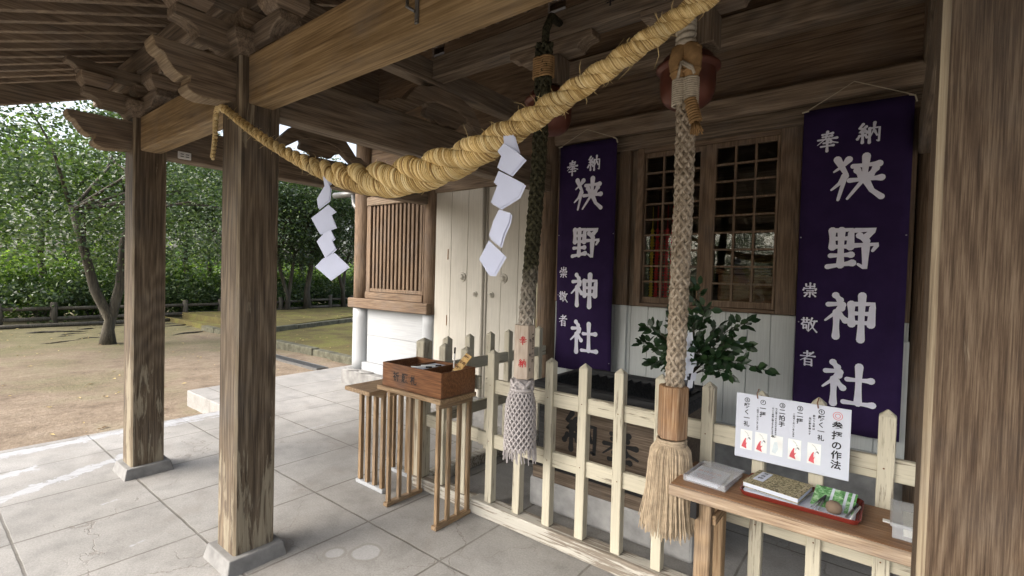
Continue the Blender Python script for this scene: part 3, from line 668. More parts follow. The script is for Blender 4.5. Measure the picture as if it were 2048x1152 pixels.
for x0, x1, gx0, gx1, y in ((.890, 1.412, .908 - .008, 1.350, 2.925), (1.398, 1.922, 1.478, 1.912 - .01, 2.905)):
    mb = MB(); zt, zb = 2.625, 1.404
    mb.box(x0, gx0, y, y + .032, 1.354, 2.630); mb.box(gx1, x1, y, y + .032, 1.354, 2.630); mb.box(gx0, gx1, y, y + .032, 1.354, zb); mb.box(gx0, gx1, y, y + .032, zt - .035, 2.630)
    w = mb.build('lattice_window', FW['Z'], hall, bevel=.003)
    mb = MB(); zt -= .035
    for i in (1, 2): c = gx0 + (gx1 - gx0) * i / 3; mb.box(c - .008, c + .008, y + .006, y + .026, zb, zt)
    for i in range(1, 9): c = zb + (zt - zb) * i / 9; mb.box(gx0, gx1, y + .004, y + .0245, c - .007, c + .007)
    mb.build('muntins', FW['Z'], w)
    mb = MB(); mb.box(gx0 - .004, gx1 + .004, y + .027, y + .030, zb - .004, zt + .004); mb.build('pane', M_GLASS, w)
# room behind the glass
mb = MB(); mb.box(.0, 2.9, 3.0, 3.02, .4, .46); mb.box(-.2, 3.6, 6.0, 6.05, .4, 3.2); mb.box(-.25, -.2, 3.03, 6, .4, 3.2); mb.box(3.6, 3.65, 3.03, 6, .4, 3.2); mb.box(-.2, 3.6, 3.03, 6, 3.1, 3.15); mb.box(-.2, 3.6, 3.03, 6, .46, .5)
mb.build('room_lining', DW['X'], hall)
# hall roof, side wall
mb = MB(); mb.prism([(3.30, 4.40), (3.30, 4.62), (7.5, 6.4), (7.5, 6.2)], 'X', -4.5, 6.4); mb.build('hall_roof', DW['X'], hall)
mb = MB(); mb.prism([(1.9, 3.52), (1.9, 3.62), (2.86, 4.02), (2.86, 3.92)], 'X', -4.5, -3.03); mb.build('side_eaves', DW['X'], hall)
MB().box(-3.25, -3.20, 3.08, 7, .2, 1.07).build('side_wall', M_WHITE['Y'], hall); MB().box(-3.25, -3.20, 3.08, 7, 1.075, 4.5).build('side_boarding', BW['Y'], hall)
MB().box(2.905, 6.2, 2.93, 2.98, .4, 2.95).build('side_boarding', BW['X'], hall)
mb = MB(); mb.tube([(-4.15, 3.1, 2.70), (-3.62, 3.1, 2.69)], .045, 12); mb.tube([(-3.66, 3.1, 2.68), (-3.60, 3.08, 2.52), (-3.42, 3.05, 2.40)], .04, 12); mb.build('gutter_pipe', M_METAL, hall, smooth=True)

# things seen inside, behind the panes
t = thing('paper_crane_garland', 'red and yellow garland strings hanging inside behind the left window', 'garland', (1.0, 3.10, 1.1))
for i in range(5):
    mb = MB()
    for j in range(24):
        z = 1.98 - j * .026; x = .90 + i * .045; a = random.uniform(-.5, .5)
        mb.add([(x - .02 * math.cos(a), 3.10 - .02 * math.sin(a), z), (x, 3.10, z - .012), (x + .02 * math.cos(a), 3.10 + .02 * math.sin(a), z), (x, 3.10, z + .034)], [(0, 1, 2), (0, 2, 3)])
    mb.tube([(.90 + i * .045, 3.10, 2.2), (.90 + i * .045, 3.10, 1.1)], .003, 4)
    mb.build('string', plain('yellow_paper', (.7, .5, .05)) if i == 0 else plain('red_paper', (.62, .03, .04)), t)
t = thing('altar_chest', 'reddish brown chest standing inside behind the right window', 'chest', (1.55, 3.6, .5))
MB().box(1.40, 1.95, 3.35, 3.8, .5, 1.62).build('body', wood('chest_wood', 'X', (.15, .06, .03), (.28, .12, .06), (.4, .2, .1)), t, bevel=.01)
MB().box(1.37, 1.98, 3.32, 3.83, 1.62, 1.66).build('lid', wood('chest_lid_wood', 'X', (.15, .06, .03), (.28, .12, .06), (.4, .2, .1)), t, bevel=.008)

# ================================================================== THE BANNERS
def banner(x0, x1, z0, z1, hook, label):
    y = 2.815; t = thing('banner', label, 'banner', ((x0 + x1) / 2, y, z0), 'purple banners on the hall front')
    mb = MB(); nx, nz = 12, 40
    def pt(u, v):
        w = x0 + (x1 - x0) * u
        return (w, y + .009 * math.sin(u * 7 + v * 2.5) * (1 - v * .55) + .010 * math.sin(v * 9 + u * 2) * (1 - v) + .004 * math.sin(u * 15 + v * 6) * (1 - v) - .010, z0 + (z1 - z0) * v)
    vs = [pt(i / nx, j / nz) for j in range(nz + 1) for i in range(nx + 1)]
    mb.add(vs, [(j * (nx + 1) + i, j * (nx + 1) + i + 1, (j + 1) * (nx + 1) + i + 1, (j + 1) * (nx + 1) + i) for j in range(nz) for i in range(nx)])
    cl = mb.build('cloth', M_PURPLE, t, smooth=True); s = cl.modifiers.new('thickness', 'SOLIDIFY'); s.thickness = .003; s.offset = 0
    w, h = x1 - x0, z1 - z0; yl = y - .026; mb = MB()
    def at(u, v, ch, size, th):
        mb = MB(); brush(mb, ch, x0 + w * u, z0 + h * v, size, yl, th)
        nv = []
        for px, py, pz in mb.v:      # keep the paint on the cloth: same swell as the cloth plus a hair
            q = pt((px - x0) / w, (pz - z0) / h); nv.append((px, q[1] - .0045 + (py - yl), pz))
        mb.v = nv; mb.build('painted_character', M_LETTER, t)
    at(.24, .895, '奉', .130, 6.0); at(.62, .905, '納', .130, 6.0)
    for ch, v in (('狭', .775), ('野', .562), ('神', .357), ('社', .150)): at(.52, v, ch, .282, 6.7)
    for ch, v in (('崇', .432), ('敬', .322), ('者', .216)): at(.135, v, ch, .098, 5.4)
    mb = MB(); mb.tube([(x0 + .015, y - .02, z1 - .005), (x0 + .3 * w, y - .022, z1 + (hook - z1) * .55), (x0 + .47 * w, 2.818, hook)], .003, 6); mb.tube([(x0 + .47 * w, 2.818, hook), (x1 - .01, y - .022, z1 - .005)], .003, 6)
    mb.tube([(x1 - .03, y - .02, z1 - .002), (x1 + .0, y - .025, z1 - .012), (x1 + .01, y - .02, z1 - .05)], .005, 6); mb.tube([(x0 + .03, y - .02, z1 - .004), (x0 - .01, y - .025, z1 - .012)], .006, 6)
    mb.build('cord', M_CORD, t)
    mb = MB()
    for u, v in ((.02, .60), (.98, .60), (.97, .05), (.03, .33)):
        q = pt(u, v); mb.lathe(0, 0, [(.005, 0), (.003, .003), (.0001, .004)], 8); mb.v[-24:] = [(q[0] + a, q[1] - .002 - c, q[2] + b) for a, b, c in mb.v[-24:]]
    mb.build('tack', M_STEEL, t)
banner(.095, .675, .70, 2.775, 2.895, 'purple banner with white characters hanging between the round column and the window')
banner(2.075, 2.665, .575, 2.735, 2.885, 'purple banner with white characters hanging beside the big near post')

# ================================================================== THE PICKET FENCE
def picket(mb, cx, cy, zt, hw=.0265, hd=.026, z0=.10):
    mb.frustum(cx, cy, hw, hd, z0, hw, hd, zt - .028); n = len(mb.v) - 4
    b = len(mb.v); mb.add([(cx, cy, zt)], []); mb.f.pop(-5) if False else None
    for i in range(4): mb.f.append((n + i, n + (i + 1) % 4, b)); mb.m.append(0)
    # drop the flat top under the point
    for q in range(len(mb.f) - 1, -1, -1):
        if set(mb.f[q]) == {n, n + 1, n + 2, n + 3}: del mb.f[q]; del mb.m[q]; break
    return mb
fence = thing('picket_fence', 'long cream picket fence with flaking paint standing in front of the offering box', 'fence', (1.6, 1.3, 0))
YF = 1.297
for i in range(11):
    cx = .612 + i * .2215; mb = picket(MB(), 0, 0, 1.083 + random.uniform(-.006, .006), .0265 + random.uniform(-.0012, .0012)); lx, ly = random.uniform(-.006, .006), random.uniform(-.003, .003)
    mb.v = [(x + cx + lx * z, y + YF + ly * z, z) for x, y, z in mb.v]; mb.build('picket', M_CREAM['Z'], fence, bevel=.003)
mb = MB()
for i in range(11):
    for z in (.845, .493):
        x, zz = .612 + i * .2215 + random.uniform(-.006, .006), z + random.uniform(-.01, .01); mb.add([(x + .0035 * math.cos(a_ * 1.047), YF - .0295, zz + .0035 * math.sin(a_ * 1.047)) for a_ in range(6)], [(0, 1, 2, 3, 4, 5)])
mb.build('rusty_nails', plain('rusty_nail', (.13, .055, .025), .8), fence)['kind'] = 'stuff'
MB().box(.55, 2.95, YF - .008, YF + .022, .800, .888).build('rail', M_CREAM['X'], fence, bevel=.004)
MB().box(.50, 2.95, YF - .008, YF + .022, .449, .537).build('rail', M_CREAM['X'], fence, bevel=.004)
MB().box(.478, 3.05, 1.246, 1.352, .004, .098).build('ground_sill', M_SILL, fence, bevel=.008, seg=2)
fence2 = thing('picket_fence', 'short cream picket fence turning the corner toward the white doors', 'fence', (0, 1.3, 0))
picket(MB(), -.045, YF, 1.092, .042, .042, .09).build('corner_post', M_CREAM['Z'], fence2, bevel=.004)
for cx in (.168, .376): picket(MB(), cx, YF, 1.077, .03, .028, .09).build('picket', M_CREAM['Z'], fence2, bevel=.003)
for cy in (1.53, 1.775, 2.03, 2.275, 2.50, 2.74): picket(MB(), -.045, cy, 1.085, .028, .028, .09).build('picket', M_CREAM['Z'], fence2, bevel=.003)
MB().box(-.055, -.025, 1.32, 2.84, .800, .888).build('rail', M_CREAM['Y'], fence2, bevel=.004)
MB().box(-.055, -.025, 1.32, 2.84, .44, .528).build('rail', M_CREAM['Y'], fence2, bevel=.004)
MB().box(-.01, .50, YF - .005, YF + .025, .800, .888).build('rail', M_CREAM['X'], fence2, bevel=.004)
MB().box(-.01, .50, YF - .005, YF + .025, .455, .543).build('rail', M_CREAM['X'], fence2, bevel=.004)
MB().box(-.10, .474, 1.256, 1.345, .004, .088).build('ground_sill', M_SILL, fence2, bevel=.008, seg=2)
MB().box(-.09, .0, 1.35, 2.77, .004, .088).build('ground_sill', M_SILL, fence2, bevel=.008, seg=2)

# ================================================================== THE OFFERING BOX
ob = thing('offering_box', 'dark slat topped wooden offering box with black characters on a concrete base', 'offering box', (1.25, 1.85, 0))
mb = MB(); mb.box(.70, 1.80, 1.60, 2.20, .004, .205); mb.build('concrete_base', M_CONCD, ob, bevel=.02, seg=2)
MB().box(.735, 1.775, 1.585, 2.19, .207, .30).build('base_plank', M_OBOX, ob, bevel=.006)
MB().box(.715, 1.79, 1.560, 2.20, .302, .360).build('skirting', M_BLACK, ob, bevel=.006)
mb = MB(); mb.box(.79, 1.70, 1.585, 1.612, .362, .80); mb.box(.79, 1.70, 2.13, 2.16, .362, .80); mb.box(.79, .817, 1.612, 2.13, .362, .80); mb.box(1.673, 1.70, 1.612, 2.13, .362, .80)
mb.build('body', M_OBOX, ob, bevel=.004)
mb = MB(); mb.box(.755, 1.735, 1.545, 1.600, .80, .868); mb.box(.755, 1.735, 2.145, 2.20, .80, .868); mb.box(.755, .805, 1.60, 2.145, .80, .868); mb.box(1.685, 1.735, 1.60, 2.145, .80, .868); mb.build('rim', M_OTOP, ob, bevel=.006)
mb = MB()
for i in range(13): a = .825 + i * .066; mb.prism([(a, .80), (a + .022, .845), (a + .044, .80)], 'Y', 1.60, 2.145)
mb.box(.805, 1.685, 1.60, 2.145, .70, .72); mb.build('slats', M_OTOP, ob)
for x in (.80, 1.66): MB().box(x - .012, x + .07, 1.572, 1.584, .362, .80).build('corner_strap', M_OTOP, ob)
for ch, x, z in (('納', 1.09, .575), ('奉', 1.36, .53)): mb = MB(); brush(mb, ch, x, z, .25, 1.5845, 6.5); mb.build('painted_character', M_BLACK, ob)

# ================================================================== STRAW ROPE WITH PAPER STREAMERS
def rope_c(x):
    d = x - 1.33; return Vector((x, -.052 + .022 * min(1, (abs(d) / 1.43) ** 4), 1.862 + .385 * (math.sqrt(d * d + .05) - .2236) ** 1.3))
def rope_r(x):
    d = abs(x - 1.33); return .0175 + .009 * max(0, 1 - d / 1.45) + .029 * math.exp(-(d / .44) ** 2)
rope = thing('straw_rope', 'thick twisted golden straw rope sagging between the two nearest posts', 'rope', (1.33, -.05, 1.86))
cl = []; x = -.095; phi = 0.0; S = 0.0
while x < 2.76:
    p = rope_c(x); r = rope_r(x); cl.append((p, r, phi, S)); q = rope_c(x + .001); ds = max(.0022, .085 * r); x += ds / ((q - p).length / .001); phi += ds / (1.28 * r); S += ds
k = NT('straw_stalk'); gi = k.n('ShaderNodeNewGeometry')
c_ = k.ramp(gi.outputs['Random Per Island'], [(0, (.25, .15, .05)), (.25, (.48, .33, .125)), (.65, (.64, .475, .21)), (1, (.78, .65, .37))])
c_ = k.mix(1.0, c_, k.ramp(k.noise(k.coord((1, 1, 1), rnd=False), 9, 4, .6), [(.35, .72), (.65, 1.1)]), 'MULTIPLY'); M_STALK = k.done(c_, .6, .3)
rf = random.Random(5)
for s_ in range(3):
    pts = []; rr = []; fr3 = []
    for i, (p, r, ph, S) in enumerate(cl):
        d = (cl[min(i + 1, len(cl) - 1)][0] - cl[max(i - 1, 0)][0]).normalized(); u = Vector((0, 0, 1)); sd_ = d.cross(u).normalized(); u = sd_.cross(d)
        a = ph + s_ * 2 * math.pi / 3; wv = 1 + .05 * math.sin(S * 31 + s_ * 2.1) + .03 * math.sin(S * 83 + s_)
        pts.append(p + (sd_ * math.cos(a) - u * math.sin(a)) * r * .53); rr.append(r * .555 * wv)
    st_ = MB().tube(pts, rr, 12).build('strand', M_STRAW, rope, smooth=True)
    mb = MB(); NF = 13; th_ = [0.0]
    for i in range(1, len(pts)): th_.append(th_[-1] - 2.2 * (pts[i] - pts[i - 1]).length / rr[i])
    fr3 = []
    up = Vector((0, 0, 1))
    for i in range(len(pts)):
        d = (pts[min(i + 1, len(pts) - 1)] - pts[max(i - 1, 0)]).normalized(); r_ = d.cross(up).normalized(); up = r_.cross(d).normalized(); fr3.append((r_, up))
    for j in range(NF):
        i = -rf.randrange(0, 20)
        while i < len(pts) - 2:
            L = rf.randrange(9, 30); i0, i1 = max(0, i), min(len(pts) - 1, i + L); lift = rf.uniform(.96, 1.06); off = rf.uniform(-.10, .10)
            if i1 - i0 > 3:
                P_ = []
                for q in range(i0, i1 + 1):
                    aa = th_[q] + 2 * math.pi * j / NF + off; r_, u_ = fr3[q]; P_.append(pts[q] + (r_ * math.cos(aa) + u_ * math.sin(aa)) * rr[q] * lift)
                w_ = [rr[q] * .10 * rf.uniform(.8, 1.15) for q in (i0,)][0]
                mb.tube(P_, [w_ * (.4 if q in (0, len(P_) - 1) else 1) for q in range(len(P_))], 4, cap=False, phase=.78)
            i += L - 2
    mb.build('straw_stalks', M_STALK, st_, smooth=True)['kind'] = 'stuff'
mb = MB()
for i in range(240):
    p, r, ph, S = random.choice(cl); a = random.uniform(0, 6.28); nd = Vector((random.uniform(-.4, .4), math.cos(a), math.sin(a))).normalized()
    o = p + nd * r * .96; L = random.uniform(.010, .030) * (2.2 if random.random() < .06 else 1); t_ = Vector((random.uniform(-1, 1), random.uniform(-.3, .3), random.uniform(-.5, .6)))
    mb.tube([o, o + nd * L * .5 + t_ * L * .3, o + nd * L * .8 + t_ * L], [.0009, .0007, .0003], 3, cap=False)
mb.build('loose_straws', M_STRAWHAIR, rope)['kind'] = 'stuff'
mb = MB()   # the thin end passes round the post and hangs down its side
pe = rope_c(-.095); q = []
for i in range(60):
    t_ = i / 59; q.append(Vector((-.10 - .115 * min(1, t_ * 3.2), -.03 + .010 * math.sin(t_ * 3) - .008 * t_, 2.352 + .03 * math.sin(min(1, t_ * 3) * 3.14) - .30 * max(0, t_ - .25))))
for s_ in range(3):
    mb.tube([p + Vector((math.cos(i * .55 + s_ * 2.09) * .010, -.004, math.sin(i * .55 + s_ * 2.09) * .010)) for i, p in enumerate(q)], [.0125 * (1 - .3 * i / 59) for i in range(60)], 8)
mb.build('tied_end', M_STRAW, rope, smooth=True)
M_STREAM = plain('streamer_paper', (.43, .46, .58), .75, .15, .05, 8)
def streamer(label, polys, loc):
    t = thing('paper_streamer', label, 'paper streamer', loc, 'zigzag paper streamers on the straw rope')
    for lay, tz in ((0, 0), (1, .002)):
        mb = MB()
        for i, pl in enumerate(polys):
            tilt = (-1) ** i * .14; cx = sum(p[0] for p in pl) / len(pl)
            y0 = -.075 - .006 * i + tz
            n = len(pl); dx = .0045 * lay
            fr_ = [(p[0] + dx, y0 + (p[0] - cx) * tilt, p[1] - dx) for p in pl]; bk = [(x, y + .0004, z) for x, y, z in fr_]
            mb.add(fr_ + bk, [tuple(range(n)), tuple(range(n, 2 * n))[::-1]] + [(j, n + j, n + (j + 1) % n, (j + 1) % n) for j in range(n)])
        mb.build('folded_paper', M_STREAM, t)
streamer('white zigzag paper streamer hanging left of the rope middle, before the trees', [
    [(.909, 1.905), (.951, 1.884), (.952, 1.874), (.92, 1.863)], [(.92, 1.863), (.952, 1.877), (.978, 1.853), (.969, 1.81), (.873, 1.787), (.858, 1.824)],
    [(.922, 1.774), (.961, 1.794), (.999, 1.77), (.975, 1.759), (1.004, 1.712), (.916, 1.689), (.867, 1.748)],
    [(.934, 1.688), (.998, 1.698), (1.029, 1.669), (1.008, 1.662), (1.04, 1.631), (.955, 1.597), (.874, 1.662)], [(.963, 1.595), (1.026, 1.616), (1.098, 1.57), (1.004, 1.52), (.922, 1.565)]], (.95, -.06, 1.89))
streamer('white zigzag paper streamer hanging right of the rope middle, before the white doors', [
    [(1.78, 1.924), (1.811, 1.919), (1.828, 1.872), (1.784, 1.897)], [(1.784, 1.9), (1.76, 1.883), (1.775, 1.867), (1.761, 1.839), (1.814, 1.813), (1.863, 1.847), (1.832, 1.87)],
    [(1.778, 1.826), (1.763, 1.796), (1.775, 1.79), (1.756, 1.744), (1.785, 1.728), (1.839, 1.755), (1.855, 1.786), (1.806, 1.812)],
    [(1.785, 1.724), (1.828, 1.711), (1.825, 1.69), (1.805, 1.658), (1.793, 1.627), (1.759, 1.645), (1.748, 1.658), (1.765, 1.697)], [(1.759, 1.643), (1.809, 1.603), (1.778, 1.553), (1.76, 1.553), (1.73, 1.593)]], (1.80, -.06, 1.92))

# ================================================================== BELLS AND BELL ROPES
def bell(x, label):
    t = thing('shrine_bell', label, 'bell', (x, 1.33, 2.675), 'copper bells under the porch roof')
    prof = [(.0001, 2.400), (.045, 2.402), (.085, 2.414), (.112, 2.437), (.127, 2.472), (.133, 2.52), (.130, 2.578), (.150, 2.588), (.153, 2.598), (.150, 2.607), (.130, 2.613), (.122, 2.640), (.098, 2.662), (.05, 2.672), (.03, 2.674)]
    MB().lathe(x, 1.36, prof, 36).build('bell_body', M_BELL, t, smooth=True, bevel=.002)
bell(.945, 'red brown copper bell half hidden behind the dark mossy bell rope')
bell(1.765, 'red brown copper bell behind the tan bell rope with orange binding')
def braid(path, R, r, n, pitch, mb, per=.012):
    path = [Vector(p) for p in path]; seg = [(path[i + 1] - path[i]).length for i in range(len(path) - 1)]; T = sum(seg); k = int(T / per)
    def at(s):
        for i, l in enumerate(seg):
            if s <= l or i == len(seg) - 1: return path[i].lerp(path[i + 1], s / l)
            s -= l
    C_ = [at(T * i / k) for i in range(k + 1)]
    mb.tube(C_, R * .90, 12)
    for sg in (1, -1):
        for j in range(n):
            pts = []
            for i, c in enumerate(C_):
                a = sg * 2 * math.pi * (T * i / k) / pitch + 2 * math.pi * j / n
                rad = R + r * .45 * math.cos(2 * n * math.pi * (T * i / k) / pitch * 1.0 + (0 if sg > 0 else math.pi) + j * math.pi)
                pts.append(c + Vector((math.cos(a) * rad, math.sin(a) * rad, 0)))
            mb.tube(pts, r, 6, cap=False)
    return mb
tr = thing('bell_rope', 'tan braided bell rope with worn brown wooden grip and straw coloured tassel', 'bell rope', (1.845, 1.1, .45), 'bell ropes')
braid([(1.852, 1.1, 2.34), (1.856, 1.1, 1.9), (1.846, 1.1, 1.07)], .0335, .0085, 7, .32, MB()).build('braided_rope', M_ROPER, tr, smooth=True)
mb = MB(); mb.tube([(1.862, 1.14, 2.93), (1.858, 1.10, 2.80), (1.858, 1.095, 2.70)], .018, 8); mb.tube([(1.90, 1.27, 2.96), (1.862, 1.14, 2.93)], .016, 8)
for i in range(5): mb.tube([(1.845 + .03 * math.cos(a), 1.09 + .03 * math.sin(a), 2.60 + i * .024 + .008 * math.sin(a + i)) for a in [q * .7 for q in range(10)]], .0155, 8)
mb.build('upper_cord', M_GREYCLOTH, tr, smooth=True)
mb = MB()
for sx in (-1, 1):
    c = Vector((1.848 + sx * .027, 1.088, 0))
    mb.tube([(1.846, 1.085, 2.585), (c.x, c.y - .01, 2.56), (c.x + sx * .008, c.y - .008, 2.52), (c.x, c.y, 2.46), (c.x, c.y, 2.44)], [.026, .036, .038, .034, .028], 12)
    for i in range(6): mb.tube([(c.x + .036 * math.cos(a), c.y + .036 * math.sin(a), 2.47 + i * .018 + .006 * math.cos(a)) for a in [q * .7 for q in range(10)]], .006, 6)
mb.build('orange_binding', M_ORANGE, tr, smooth=True)
mb = MB()
for sx in (-1, 1):
    for i in range(12): mb.tube([(1.850 + sx * .024 + .031 * math.cos(a), 1.09 + .031 * math.sin(a), 2.33 + i * .0095) for a in [q * .65 for q in range(11)]], .0056, 6)
mb.tube([(1.83, 1.045, 2.43), (1.846, 1.04, 2.50)], .006, 6); mb.tube([(1.85, 1.04, 2.50), (1.89, 1.045, 2.47), (1.90, 1.05, 2.44)], .007, 6); mb.tube([(1.85, 1.04, 2.49), (1.89, 1.045, 2.46)], .006, 6)
mb.build('white_binding', M_GREYCLOTH, tr, smooth=True)
mb = MB(); P_ = [(1.876, 1.075, 2.34), (1.889, 1.07, 2.30), (1.897, 1.07, 2.265), (1.905, 1.07, 2.235)]
mb.tube(P_, [.022, .02, .019, .017], 10)
for i in range(9): z = 2.335 - i * .0115; mb.tube([(1.878 + i * .0035 + .022 * math.cos(a), 1.073 + .022 * math.sin(a), z + .006 * math.cos(a)) for a in [q * .7 for q in range(10)]], .006, 6)
for i in range(40):
    a = random.uniform(0, 6.28); r0 = random.uniform(0, .014); mb.tube([(1.905 + r0 * math.cos(a), 1.07 + r0 * math.sin(a), 2.238), (1.912 + 2.4 * r0 * math.cos(a), 1.07 + 2.4 * r0 * math.sin(a), 2.19 + random.uniform(-.012, .01))], .0028, 4)
mb.build('loose_tail', M_ORANGE, tr, smooth=True)
def hexa(cx, cy, r, z0, z1, rot): 
    mb = MB(); mb.prism([(cx + r * math.cos(a + rot), cy + r * math.sin(a + rot)) for a in [i * math.pi / 3 for i in range(6)]], 'Z', z0, z1); return mb
hexa(1.842, 1.1, .068, .842, 1.078, .12).build('wooden_grip', M_BLOCKR, tr, bevel=.008, seg=2)
mb = MB()
for i in range(3): mb.tube([(1.840 + .060 * math.cos(a), 1.1 + .060 * math.sin(a), .832 - i * .011) for a in [q * math.pi / 12 for q in range(25)]], .008, 6)
mb.build('tassel_ring', M_HEMP, tr, smooth=True)
mb = MB(); mb.lathe(1.838, 1.1, [(.052, .815), (.080, .77), (.088, .68), (.10, .50)], 20)
for i in range(620):
    a = random.uniform(0, 6.28); k = random.uniform(.84, 1.07); b = a + random.uniform(-.10, .10); z1 = .435 + random.uniform(-.02, .035); e = random.uniform(.95, 1.10)
    prof = [(.058, .818), (.082, .785), (.090, .72), (.098, .60), (.114 * e, z1)]
    mb.tube([(1.838 + r * k * math.cos(a + (b - a) * t_), 1.1 + r * k * math.sin(a + (b - a) * t_), z) for (r, z), t_ in zip(prof, (0, .1, .3, .6, 1))], [.003, .0030, .0028, .0026, .0018], 4, cap=False)
mb.build('tassel', M_HEMP, tr)
tl = thing('bell_rope', 'dark mossy bell rope with pale wooden grip and knotted grey net tassel', 'bell rope', (.99, 1.1, .53), 'bell ropes')
braid([(1.076, 1.1, 2.60), (1.058, 1.1, 2.1), (1.02, 1.1, 1.5), (.999, 1.1, 1.27)], .0325, .0095, 6, .30, MB()).build('braided_rope', M_ROPEL, tl, smooth=True)
mb = MB(); mb.tube([(1.05, 1.28, 3.0), (1.084, 1.15, 2.97), (1.085, 1.1, 2.88), (1.08, 1.1, 2.78)], .022, 8)
braid([(1.064, 1.09, 2.80), (1.066, 1.09, 2.55)], .026, .010, 4, .2, mb); braid([(1.108, 1.08, 2.79), (1.104, 1.08, 2.56)], .024, .010, 4, .2, mb)
mb.tube([(1.104, 1.08, 2.57), (1.106, 1.08, 2.52), (1.108, 1.08, 2.495)], [.026, .027, .014], 10)
mb.build('upper_loop', M_ROPEL, tl, smooth=True)
mb = MB()
for i in range(9):
    for c in (1.065, 1.106): mb.tube([(c + .037 * math.cos(a), 1.085 + .037 * math.sin(a), 2.62 + i * .012) for a in [q * .7 for q in range(10)]], .007, 6)
mb.build('orange_binding', M_ORANGE, tl, smooth=True)
RL = math.radians(-64); cx, cy, r_ = .998, 1.1, .058
hexa(cx, cy, r_, .985, 1.282, RL + math.pi / 6).build('wooden_grip', M_BLOCKL, tl, bevel=.003)
mb = MB(); mr = MB()
def facet(k):
    a = RL + k * math.pi / 3 + 0.0; nrm = Vector((math.cos(a), math.sin(a), 0)); return nrm, Vector((-math.sin(a), math.cos(a), 0)), Vector((cx, cy, 0)) + nrm * (r_ * math.cos(math.pi / 6) + .0006)
fc = sorted(range(6), key=lambda k: -(facet(k)[0].dot((Vector((2.61, -1.08, 0)) - Vector((cx, cy, 0))).normalized())))
nv, uv_, o_ = facet(fc[0]); n2, u2, o2 = facet(fc[1])
if facet(fc[0])[0].x > facet(fc[1])[0].x: nv, uv_, o_, n2, u2, o2 = n2, u2, o2, nv, uv_, o_
for ch, z in (('奉', 1.178), ('納', 1.052)): mr = MB(); brush_mesh(mr, G[ch], o_ - uv_ * .022 + Vector((0, 0, z)), uv_, (0, 0, 1), nv, .044, 5.5); mr.build('red_character', M_REDINK, tl)
for ch, z in (('崇', 1.19), ('敬', 1.11), ('者', 1.03)): m2_ = MB(); brush_mesh(m2_, G[ch], o2 - u2 * .019 + Vector((0, 0, z)), u2, (0, 0, 1), n2, .017, 6); m2_.build('black_character', M_INK, tl)
text_into(mb, '\n'.join('平成三十年十一月'), o2 + u2 * .012 + Vector((0, 0, 1.235)), u2, (0, 0, 1), n2, .020, 1.0, .0005)
mb.build('date_column', M_INK, tl)
mb = MB(); mb.lathe(.99, 1.1, [(.045, .975), (.058, .955), (.056, .93)], 16)
for i in range(6):
    for sg in (1, -1): mb.tube([(.99 + .060 * math.cos(sg * a + i), 1.1 + .060 * math.sin(sg * a + i), .975 - a * .05) for a in [q * .18 for q in range(6)]], .009, 6)
mb.tube([(.99 + .060 * math.cos(a), 1.1 + .060 * math.sin(a), .922) for a in [q * math.pi / 12 for q in range(25)]], .010, 6)
mb.build('tassel_head', M_NET, tl, smooth=True)
mb = MB(); N_ = 19
for sg in (1, -1):
    for j in range(N_):
        pts = []
        for i in range(34):
            t_ = i / 33; z = .915 - .325 * t_; r0 = .060 + .026 * math.sin(min(1, t_ * 3) * 1.57) * .8 + .008 * t_; a = j * 2 * math.pi / N_ + sg * t_ * 2.7
            pts.append((.985 + r0 * math.cos(a), 1.1 + r0 * math.sin(a), z))
        mb.tube(pts, .0052, 5, cap=False)
for i in range(90):
    a = random.uniform(0, 6.28); r0 = random.uniform(.075, .094); mb.tube([(.985 + r0 * math.cos(a), 1.1 + r0 * math.sin(a), .60), (.985 + r0 * 1.03 * math.cos(a), 1.1 + r0 * 1.03 * math.sin(a), .56), (.985 + r0 * 1.06 * math.cos(a + .04), 1.1 + r0 * 1.06 * math.sin(a + .04), .525 + random.uniform(-.012, .03))], .0034, 4, cap=False)
mb.build('net_tassel', M_NET, tl)
MB().lathe(.985, 1.1, [(.05, .915), (.068, .86), (.072, .60)], 18).build('tassel_core', plain('dim_cord_core', (.27, .25, .25), .9, .1, .2, 50), tl)

# ================================================================== STANDS AND THE SLIP BOX
st = thing('slatted_stand', 'taller slatted wooden stand under the brown slip box', 'stand', (.24, 1.08, 0), 'slatted wooden stands')
MB().box(-.10, .515, .93, 1.250, .770, .799).build('stand_top', SW['X'], st, bevel=.004)
for x in (-.005, .460):
    MB().box(x - .006, x + .036, .935, 1.245, .002, .028).build('foot_rail', SW['Y'], st, bevel=.003)
    MB().box(x, x + .030, .945, 1.24, .735, .7695).build('top_rail', SW['Y'], st, bevel=.003)
    for i in range(4): y = .948 + i * .0885; MB().box(x + .002, x + .027, y, y + .026, .0285, .7345).build('slat', SW['Z'], st, bevel=.002)
st = thing('slatted_stand', 'lower slatted wooden stand half hidden left of the box stand', 'stand', (-.3, 1.2, 0), 'slatted wooden stands')
MB().box(-.455, -.165, .92, 1.46, .706, .735).build('stand_top', SW['Y'], st, bevel=.004)
for y in (1.055, 1.35):
    MB().box(-.47, -.155, y - .02, y + .02, .002, .030).build('foot_rail', M_WHITE['X'], st, bevel=.003)
    MB().box(-.455, -.165, y - .015, y + .015, .668, .7055).build('top_rail', SW['X'], st, bevel=.003)
    for i in range(4): x = -.452 + i * .085; MB().box(x, x + .030, y - .014, y + .014, .0305, .6675).build('slat', SW['Z'], st, bevel=.002)
bx = thing('slip_box', 'brown varnished open wooden box lettered in black on the taller stand', 'wooden box', (.22, 1.1, .80))
X0, X1, Y0, Y1, Z0, Z1 = -.058, .505, .945, 1.247, .801, .957
